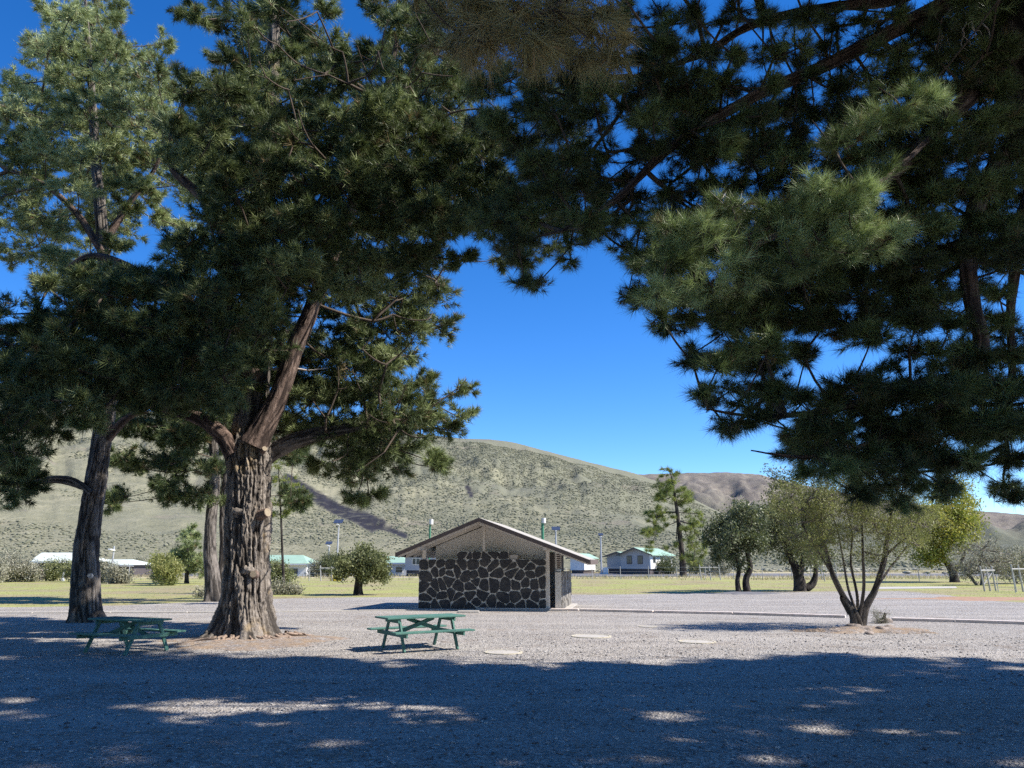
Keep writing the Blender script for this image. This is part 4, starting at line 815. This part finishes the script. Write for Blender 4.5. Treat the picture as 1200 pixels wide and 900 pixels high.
# ------------------------------------------------------------------ picnic tables
def picnic(loc, rz, label):
    rt = empty('picnic_table', loc, label, 'picnic table', 'picnic tables', rz); rt.scale = (.83, .83, .80)
    L = 1.95
    mb = MB()
    for k in range(5): y_ = -.38 + k * .152; mb.box((-L / 2, y_, .715), (L / 2, y_ + .142, .755))
    mb.build('tabletop', M['table'], rt, .006)
    for s in (-1, 1):
        mb = MB()
        for k in range(2): y_ = s * .70 - .135 + k * .14; mb.box((-L / 2, y_, .42), (L / 2, y_ + .13, .458))
        mb.build('bench_seat', M['table'], rt, .006)
    for e in (-1, 1):
        xx_ = e * (L / 2 - .32)
        for s in (-1, 1): mb = MB(); mb.bar((xx_, s * .27, .71), (xx_, s * .60, .0), .09, .04, (1, 0, 0)); mb.build('leg', M['table'], rt, .004)
        mb = MB(); mb.box((xx_ + e * .045 - .02, -.82, .33), (xx_ + e * .045 + .02, .82, .42)); mb.build('bench_beam', M['table'], rt, .004)
        mb = MB(); mb.box((xx_ + e * .045 - .02, -.36, .625), (xx_ + e * .045 + .02, .36, .712)); mb.build('top_beam', M['table'], rt, .004)
        mb = MB(); mb.bar((xx_ - e * .02, e * .03, .37), (-e * .32, e * .03, .70), .09, .04, (0, 1, 0)); mb.build('brace', M['table'], rt, .004)
    return rt
picnic(tuple((G(492, 761))[:2]) + (.012,), R(32), 'green picnic table standing in full sun on the gravel')
picnic(tuple((G(148, 764.5))[:2]) + (.012,), R(-24), 'darker green picnic table in tree shade left of the massive trunk').scale = (.77, .77, .78)

# ------------------------------------------------------------------ stone restroom building
bF = G(490, 714.5); th = R(9); ex = np.array([math.cos(th), -math.sin(th), 0]); ey = np.array([math.sin(th), math.cos(th), 0])
def solveW(px):  # local x where the front plane meets pixel column px
    d = ray(px, 700); q = (bF - np.array([0, 0, EYE])); n_ = ey; k_ = (q @ n_) / (d @ n_); return (d * k_ - q) @ ex
def loc(px, py, yl):
    d = ray(px, py); o_ = np.array([0, 0, EYE]); k_ = ((bF + ey * yl - o_) @ ey) / (d @ ey); p_ = o_ + d * k_ - bF; return p_ @ ex, p_[2]
Wd = solveW(640); rt = empty('stone_building', bF, 'lava stone restroom building with low gabled roof at the centre', 'building', None, -th)
HW = loc(560, 655.5, 0)[1]; xa, H2 = loc(536, 646.5, 0); xb = loc(596, 646.5, 0)[0]
def clip(poly, n_, d_):
    out = []
    for i in range(len(poly)):
        p_, q_ = poly[i], poly[(i + 1) % len(poly)]; a_ = p_ @ n_ - d_; b_ = q_ @ n_ - d_
        if a_ <= 0: out.append(p_)
        if (a_ < 0) != (b_ < 0) and abs(a_ - b_) > 1e-9: out.append(p_ + (q_ - p_) * a_ / (a_ - b_))
    return out
def stones(x0, x1, z0, z1, size, gap, seed, th_=.035):
    """irregular stones set in mortar on the plane y=0 (facing -y)"""
    r_ = np.random.default_rng(seed); nx = max(1, int((x1 - x0) / size)); nz = max(1, int((z1 - z0) / size)); sd_ = []
    for i in range(nx):
        for j in range(nz): sd_.append((x0 + (i + .5 + (r_.random() - .5) * .95) * (x1 - x0) / nx, z0 + (j + .5 + (r_.random() - .5) * .95) * (z1 - z0) / nz))
    sd_ = np.array(sd_); keep = r_.random(len(sd_)) > .12; sd_ = sd_[keep]; mb = MB()
    for i, s_ in enumerate(sd_):
        poly = [np.array(p_, float) for p_ in ((x0, z0), (x1, z0), (x1, z1), (x0, z1))]; g = gap * (.6 + .7 * r_.random())
        for p_ in (((1, 0), x1 - g * .3), ((-1, 0), -x0 - g * .3), ((0, 1), z1 - g * .3), ((0, -1), -z0 - g * .3)): poly = clip(poly, np.array(p_[0], float), p_[1])
        for j, q_ in enumerate(sd_):
            if i == j or len(poly) < 3: continue
            dd = q_ - s_; l_ = np.linalg.norm(dd)
            if l_ > size * 4: continue
            nn_ = dd / l_; poly = clip(poly, nn_, nn_ @ ((s_ + q_) / 2) - g)
        if len(poly) < 3: continue
        c_ = np.mean(poly, axis=0); pf = []
        for k in range(len(poly)):  # round the corners a little
            a_, b_ = poly[k], poly[(k + 1) % len(poly)]; pf += [a_ * .8 + b_ * .2 + r_.normal(size=2) * .004, a_ * .5 + b_ * .5 + r_.normal(size=2) * .008, a_ * .2 + b_ * .8 + r_.normal(size=2) * .004]
        n_ = len(pf); t_ = th_ * (.7 + .6 * r_.random()); v = [(p_[0], .002, p_[1]) for p_ in pf] + [(p_[0], -t_ * .75, p_[1]) for p_ in pf] + [(c_[0] + (p_[0] - c_[0]) * .82, -t_, c_[1] + (p_[1] - c_[1]) * .82) for p_ in pf] + [(c_[0], -t_ * (1 + .15 * r_.random()), c_[1])]
        mb.add(v, [(k, (k + 1) % n_, n_ + (k + 1) % n_, n_ + k) for k in range(n_)] + [(n_ + k, n_ + (k + 1) % n_, 2 * n_ + (k + 1) % n_, 2 * n_ + k) for k in range(n_)] + [(2 * n_ + k, 2 * n_ + (k + 1) % n_, 3 * n_) for k in range(n_)])
    return mb
DB = 3.9
sw = MB(); sw.box((0, 0, 0), (Wd, .28, HW)); sw.box((xa, .004, HW), (xb, .276, H2)); wall = sw.build('stone_wall', M['mortar'], rt)
mb = stones(.0, Wd, 0, HW, .31, .0165, 4); m2 = stones(xa, xb, HW, H2, .28, .0165, 5); mb.add(m2.v, m2.f); mb.build('stones', M['stone'], wall)
mb = MB(); mb.box((xb + .02, .02, HW), (xb + .32, .26, HW + .16)); mb.build('corner_block', M['concrete'], rt, .01)
# roof from the photographed eaves and apex, on the gable plane 0.85 m in front of the wall
yf = -.75; yb = DB + .5; lx, lz = loc(464, 647.5, yf); ax_, az_ = loc(561, 606.5, yf); rx, rz_ = loc(691, 656, yf)
tk = .07
def slab(x0, z0, x1, z1, y0, y1, t_): return MB().add([(x0, y0, z0 - t_), (x1, y0, z1 - t_), (x1, y1, z1 - t_), (x0, y1, z0 - t_), (x0, y0, z0), (x1, y0, z1), (x1, y1, z1), (x0, y1, z0)], [(0, 3, 2, 1), (4, 5, 6, 7), (0, 1, 5, 4), (1, 2, 6, 5), (2, 3, 7, 6), (3, 0, 4, 7)])
rf = MB(); a_ = slab(lx, lz, ax_, az_, yf, yb, tk); b_ = slab(ax_, az_, rx, rz_, yf, yb, tk); rf.add(a_.v, a_.f); rf.add(b_.v, b_.f); roof = rf.build('roof', M['shingle'], rt)
for (x0, z0, x1, z1) in ((lx, lz, ax_, az_), (ax_, az_, rx, rz_)):
    q = slab(x0, z0 - .015, x1, z1 - .015, yf - .04, yf - .003, .125); q.build('fascia', M['fascia'], roof)
for x0 in (lx, rx):
    zz = lz if x0 == lx else rz_; q = MB(); q.box((x0 - .03 if x0 == lx else x0 + .003, yf, zz - .15), (x0 - .003 if x0 == lx else x0 + .03, yb, zz + .01)); q.build('fascia', M['fascia'], roof)
def rz(xv): return np.interp(xv, [lx, ax_, rx], [lz, az_, rz_]) - tk
for yy_ in np.arange(yf + .12, yb, .95):   # rafters
    q = MB(); 
    for (x0, x1) in ((lx + .05, ax_), (ax_, rx - .05)):
        c_ = slab(x0, rz(x0) - .004, x1, rz(x1) - .004, yy_, yy_ + .07, .12); q.add(c_.v, c_.f)
    q.build('rafter', M['beam'], rt)
# gable panel set back, side walls
yg = .55
gx0 = loc(511, 640, yg)[0]; q = MB(); q.prism([(gx0, yg, .1), (Wd - .05, yg, .1), (Wd - .05, yg, rz(Wd - .05) - .13), (ax_, yg, az_ - tk - .14), (gx0, yg, rz(gx0) - .13)], (0, .1, 0)); q.build('gable_wall', M['beige'], rt)
for xp, w_, z0 in ((.16, .13, HW), (loc(567.5, 640, .1)[0], .09, H2), (Wd + .06, .12, 0)):
    q = MB(); q.box((xp - w_ / 2, .02, z0), (xp + w_ / 2, .02 + w_, rz(xp) - .004)); q.build('post', M['beam'], rt, .004)
for (pa_, pb_) in (((516, 633), (548, 617)), ((597, 626), (632, 639))):   # light strips under the slope
    (x0, z0), (x1, z1) = loc(*pa_, yg - .02), loc(*pb_, yg - .02); q = MB(); q.bar((x0, yg - .05, z0), (x1, yg - .05, z1), .07, .06); q.build('batten', M['beam'], rt)
for xp in (.16, ax_ + .1, Wd + .06):  # purlins along the depth
    q = MB(); q.box((xp - .06, yf + .05, rz(xp) - .17), (xp + .06, yb - .1, rz(xp) - .06)); q.build('purlin', M['beam'], rt)
# right side wall: base stone paled as painted sunlight, dark upper part with louvred window
xr = Wd + .52
sb = MB(); sb.box((0, 0, 0), (DB - .1, .22, 1.28)); 
def side(mb_): mb_.v = [(xr - v[1] - .0, .12 + v[0], v[2]) for v in mb_.v]; return mb_
w2 = side(sb).build('side_base', M['mortar'], rt); side(stones(0, DB - .1, 0, 1.28, .26, .017, 8, .03)).build('stones', M['stone_sunlit'], w2)
q = MB(); q.box((xr - .42, .14, 1.28), (xr - .26, DB, rz(xr) - .13)); q.build('side_wall', M['dark_upper'], rt)
q = MB(); q.box((xr - .255, .5, 1.3), (xr - .20, .58, 1.98)); q.box((xr - .255, 2.2, 1.3), (xr - .20, 2.28, 1.98)); q.box((xr - .255, .58, 1.3), (xr - .20, 2.2, 1.36)); q.box((xr - .255, .58, 1.92), (xr - .20, 2.2, 1.98)); win = q.build('louvre_window', M['white'], rt)
q = MB()
for k in range(8): q.bar((xr - .225, .6, 1.40 + k * .066), (xr - .225, 2.18, 1.40 + k * .066), .05, .018, (.6, 0, 1))
q.build('louvre_slats', paint('louvre', (.42, .36, .33), .5, .2), win)
q = MB(); q.box((.0, DB - .15, 0), (Wd + .1, DB, rz(0.) - .12)); q.box((.004, .29, 0), (.2, DB - .16, HW - .3)); q.build('back_wall', M['beige'], rt)
q = MB(); q.box((-.35, -.28, .0), (Wd + .75, DB + .3, .05)); q.build('floor_slab', M['concrete'], rt)

# ------------------------------------------------------------------ lamp posts
def lamp(base, h, label, solar=.8, rz=0, pole='metal', r=.06, name='solar_lamp'):
    rt_ = empty(name, base, label, 'lamp post', 'lamp posts around the lawn', rz)
    q = MB(); q.cyl((0, 0, 0), (0, 0, h), r, r * .7, 10); q.cyl((0, 0, 0), (0, 0, .25), r * 2, r * 1.8, 10); q.build('pole', M[pole], rt_)
    if solar:
        q = MB(); q.bar((-solar * .5, -.25, h + .08), (solar * .5, -.25, h + .08), solar * .9, .05, (0, -.55, 1)); q.build('solar_panel', M['solar'], rt_)
        q = MB(); q.cyl((0, 0, h - .12), (0, -.25, h + .08), .05, .05, 8); q.build('bracket', M['metal'], rt_)
    q = MB(); q.bar((0, 0, h - .35), (.0, -.75, h - .28), .26, .12); q.build('lamp_head', M['white'], rt_, .02)
    return rt_
def hgt(base, py, px): return EYE + base[1] * (ray(px, py)[2] / ray(px, py)[1])
for px, pb_, pt, lab, sol, kw in ((394, 676, 612, 'tallest solar lamp post standing above the round crowned tree', 1.05, {}), (384, 675, 637, 'shorter solar lamp post left of the tallest one', .8, {}), (705, 673, 627, 'slim lamp post left of the grey cabin', .7, {}), (652, 673, 620, 'solar lamp post rising behind the right roof slope', 1.2, {}), (129, 683, 640, 'thin pale post above the low pale roofed building', 0, {}), (73, 681, 655, 'thin mast behind the pale roof', 0, {})):
    b_ = G(px, pb_); lamp(b_, hgt(b_, pt, px), lab, sol, 0, r=.0012 * b_[1])
for px, pt, lab, pm in ((636.5, 608.5, 'green post with white cylinder head above the right roof slope', 'greenpole'), (502, 610, 'post with white cylinder head above the left eave', 'greenpole')):
    b_ = G(px, 697); h_ = hgt(b_, pt, px); rt_ = empty('floodlight_post', b_, lab, 'lamp post', 'floodlight posts behind the building'); q = MB(); q.cyl((0, 0, 0), (0, 0, h_), .08 if px > 600 else .045, .07 if px > 600 else .05, 10); q.build('pole', M[pm], rt_)
    q = MB(); q.cyl((.06, -.05, h_ - .20), (.06, -.05, h_ + .06), .11, .11, 12); q.build('lamp_head', M['white'], rt_)

# ------------------------------------------------------------------ far buildings
def cabin(loc_, rz, w, d, h0, h1, rise, label, wallm, sidem, roofm, wins=(), side_wins=0, ov=.5, name='cabin', base_h=.5, ridge='y'):
    """gable end at local y=0 facing -y, side wall at x=w facing +x; ridge along y"""
    rt_ = empty(name, loc_, label, 'building', 'camp buildings beyond the lawn', rz)
    q = MB(); q.box((0, .15, base_h), (w - .15, d, h1)); q.prism([(0, .15, h1), (w - .15, .15, h1), (w / 2, .15, h1 + rise)], (0, d - .15, 0)); q.build('wall', M[wallm], rt_)
    q = MB(); q.box((w - .148, .152, base_h), (w, d, h1)); q.build('side_wall', M[sidem], rt_)
    q = MB(); q.box((.15, .3, 0), (w - .2, d - .1, base_h)); q.build('base', M['darkwall'], rt_)
    sl = rise / (w / 2); q = MB()
    for s in (0, 1):
        x0, z0, x1, z1 = ((-ov, h1 - ov * sl, w / 2, h1 + rise) if s == 0 else (w / 2, h1 + rise, w + ov, h1 - ov * sl)); c_ = slab(x0, z0 + .12, x1, z1 + .12, -ov, d + ov, .1); q.add(c_.v, c_.f)
    rf_ = q.build('roof', M[roofm], rt_)
    q = MB()
    for s in (0, 1):
        x0, z0, x1, z1 = ((-ov, h1 - ov * sl, w / 2, h1 + rise) if s == 0 else (w / 2, h1 + rise, w + ov, h1 - ov * sl)); c_ = slab(x0, z0 + .10, x1, z1 + .10, -ov - .05, -ov - .003, .16); q.add(c_.v, c_.f)
    q.build('fascia', M['fascia'], rf_)
    for (xc, zc, ww, hh) in wins:
        q = MB(); q.box((xc - ww / 2, .10, zc - hh / 2), (xc + ww / 2, .16, zc + hh / 2)); f_ = q.build('window', M['white'] if wallm != 'greywall' else M['darkwall'], rt_)
        q = MB()
        for s in (-1, 1): q.box((xc + s * ww * .23 - ww * .19, .085, zc - hh * .42), (xc + s * ww * .23 + ww * .19, .098, zc + hh * .42))
        q.build('pane', M['glass'], f_)
    for k in range(side_wins):
        yc = d * (k + .5) / side_wins; q = MB(); q.box((w - .01, yc - .65, h1 - 1.25), (w + .04, yc + .65, h1 - .28)); f_ = q.build('window', M['white'], rt_); q = MB(); q.box((w + .042, yc - .56, h1 - 1.16), (w + .055, yc + .56, h1 - .36)); q.build('pane', M['glass'], f_)
    return rt_
A_ = G(726, 672.0); A_[2] = 0; k_ = 112 / A_[1]
def base_at(px, Yd): p_ = P(px, 660, Yd); return (p_[0], Yd, 0)
cabin(base_at(727, 112), R(-28), 4.4, 10.5, 0, 2.75, .85, 'gabled cabin with shade-grey end and sun-white side on a raised base with light green roof', 'greywall', 'white', 'greenroof', ((1.3, 2.0, .75, 1.15), (2.9, 2.0, .75, 1.15)), 3, base_h=.75)  # grey end and white side paint in its shade and sun
cabin(base_at(711, 121), R(-28), 3.6, 9, 0, 2.6, .55, 'smaller plain grey cabin half hidden behind the gabled one', 'greywall', 'greywall', 'greenroof', (), 0, base_h=.7)
cabin(base_at(668, 120), R(-20), 2.2, 7, 0, 2.4, .5, 'small white building peeking out under the right eave', 'white', 'white', 'greenroof', (), 0)
cabin(base_at(474, 96), R(-20), 3.4, 7, 0, 2.5, .35, 'blue grey cabin with blue window left of the stone building', 'bluegrey', 'bluegrey', 'paleroof', ((1.5, 1.75, 1.1, .8),), 0, base_h=.7)
def longhouse(px0, px1, Yd, h, rh, label, wallm, roofm, dep=6, panel=None, wins=0, turn=0):
    a_ = base_at(px0, Yd); x1 = base_at(px1, Yd)[0] - a_[0]; rt_ = empty('long_building', a_, label, 'building', 'camp buildings beyond the lawn', turn)
    q = MB(); q.box((.4, .9, 0), (x1 - .4, dep, h)); q.build('wall', M[wallm], rt_)
    q = MB(); q.add([(0, 0, h), (x1, 0, h), (x1, dep + .5, h), (0, dep + .5, h), (-.9 if turn == 0 else .8, dep * .5, h + rh), (x1 - 1.6, dep * .5, h + rh)], [(0, 1, 5, 4), (1, 2, 5), (2, 3, 4, 5), (3, 0, 4), (3, 2, 1, 0)]); q.build('roof', M[roofm], rt_)
    q = MB(); q.box((.05, .02, h - .18), (x1 - .05, .08, h - .004)); q.build('fascia', M['white'], rt_)
    for k in range(wins):
        xc = x1 * (k + 1) / (wins + 1); q = MB(); q.box((xc - .5, .84, h - 1.3), (xc + .5, .897, h - .5)); f_ = q.build('window', M['white'], rt_); q = MB(); q.box((xc - .42, .82, h - 1.22), (xc + .42, .838, h - .58)); q.build('pane', M['glass'], f_)
    return rt_
longhouse(34, 92, 84, 1.75, .95, 'long low dark building with pale aqua roof behind the pink panel', 'darkwall', 'paleroof', 7, wins=2)
longhouse(108, 157, 92, 1.35, .65, 'lower pale roofed building right of the dark left trunk', 'darkwall', 'paleroof', 6, wins=1)
longhouse(308, 361, 96, 1.5, 1.05, 'green roofed building seen right of the massive trunk', 'white', 'greenroof', 7, wins=2)
longhouse(440, 480, 102, 1.6, .85, 'green roofed building between the round tree and the blue grey cabin', 'white', 'greenroof', 7, wins=2)
# pink panel fence
b_ = G(42, 681); e_ = G(79, 680); rt_ = empty('panel_fence', b_, 'faded pink panel fence before the long dark building', 'fence'); hF = hgt(b_, 668, 42)
q = MB(); q.box((0, 0, .1), (e_[0] - b_[0], .06, hF)); q.build('panel', M['pink'], rt_)
for k in range(4): q = MB(); xk = (e_[0] - b_[0]) * k / 3; q.box((xk - .05, -.05, 0), (xk + .05, -.003, hF + .05)); q.build('post', M['darkwall'], rt_)
# wire fences
def wire_fence(pts, step, h, label, r=.03, wires=3, pm='postw', name='wire_fence'):
    rt_ = empty(name, pts[0], label, 'fence', 'wire fences beyond the lawn'); o_ = np.array(pts[0], float); wq = MB()
    for a_, b_ in zip(pts[:-1], pts[1:]):
        a_ = np.array(a_, float); b_ = np.array(b_, float); n_ = max(1, int(np.linalg.norm(b_ - a_) / step))
        for k in range(n_): p_ = a_ + (b_ - a_) * k / n_ - o_; q = MB(); q.cyl(p_, p_ + np.array([(random.random() - .5) * .05, 0, h * (.95 + .1 * random.random())]), r, r * .9, 7); q.build('post', M[pm], rt_)
        for w_ in range(wires): z_ = h * (w_ + .8) / wires; wq.bar(a_ - o_ + np.array([0, 0, z_]), b_ - o_ + np.array([0, 0, z_]), .012, .012)
    wq.build('wire', M['metal'], rt_)
wire_fence([G(694, 679), G(860, 679), G(1000, 680), G(1120, 682)], 2.6, 1.25, 'thin wire fence between the right lawn and the road', .035)
wire_fence([G(362, 681), G(440, 681), G(486, 681)], 2.6, 1.1, 'short wire fence behind the round crowned tree', .035)
wire_fence([G(150, 684), G(196, 684), G(243, 684)], 1.8, 1.4, 'grey wire mesh fence left of the young pine', .04, 7, 'metal')
# pale post-and-rail gates
def rail_gate(px, py, w, h, label, diag=True, rz=0):
    rt_ = empty('rail_gate', G(px, py), label, 'gate', 'pale pipe gates', rz)
    for k in range(3): q = MB(); xk = w * k / 2; q.cyl((xk, 0, 0), (xk - .12, 0, h * (1.05 if k != 1 else 1)), .05, .045, 8); q.build('post', M['postw'], rt_)
    q = MB(); q.cyl((-.15, 0, h * .86), (w + .1, 0, h * .86), .05, .05, 8); q.build('rail', M['postw'], rt_)
    if diag: q = MB(); q.cyl((w * .05, .02, .4), (w * .95, .02, h * .8), .03, .03, 8); q.build('brace', M['postw'], rt_)
rail_gate(1154, 693, 1.0, 1.35, 'leaning pale pipe gate frame with diagonal brace', True, R(25)); rail_gate(1191, 694, 1.1, 1.45, 'pale pipe frame cut off by the right edge', False, R(20))
wire_fence([G(1170, 694), G(1190, 695), G(1230, 697)], .9, 1.0, 'thin wire fence joining the two pipe gates', .02, 3, 'metal')
rail_gate(952, 681.5, 2.2, 1.5, 'white rail frame seen between the right trees', False); rail_gate(822, 680, 1.8, 1.35, 'white rail frame seen left of the dark leaved tree', False)
rail_gate(376, 681, 2.0, 1.3, 'white rail barrier left of the yellow marker', False)
b_ = G(393, 681); rt_ = empty('yellow_marker', b_, 'small yellow A shaped marker under the tallest lamp post', 'marker'); q = MB(); q.prism([(-.5, 0, 0), (.5, 0, 0), (.36, 0, .55), (-.36, 0, .55)], (0, .25, 0)); q.build('body', M['yellow'], rt_, .02); q = MB(); q.cyl((0, .12, .55), (0, .12, .8), .14, .08, 10); q.build('cap', M['yellow'], rt_)
for px, py in ((707, 672),): 
    mb = MB(); mb.box((0, 0, 0), (.7, .5, .9)); mb.box((-.04, -.04, .9), (.74, .54, .98)); o = mb.build('utility_box', M['white'], None, .02); o.location = tuple(G(px, py + 1)); tag(o, 'small white box at the foot of the slim lamp post', 'utility box')
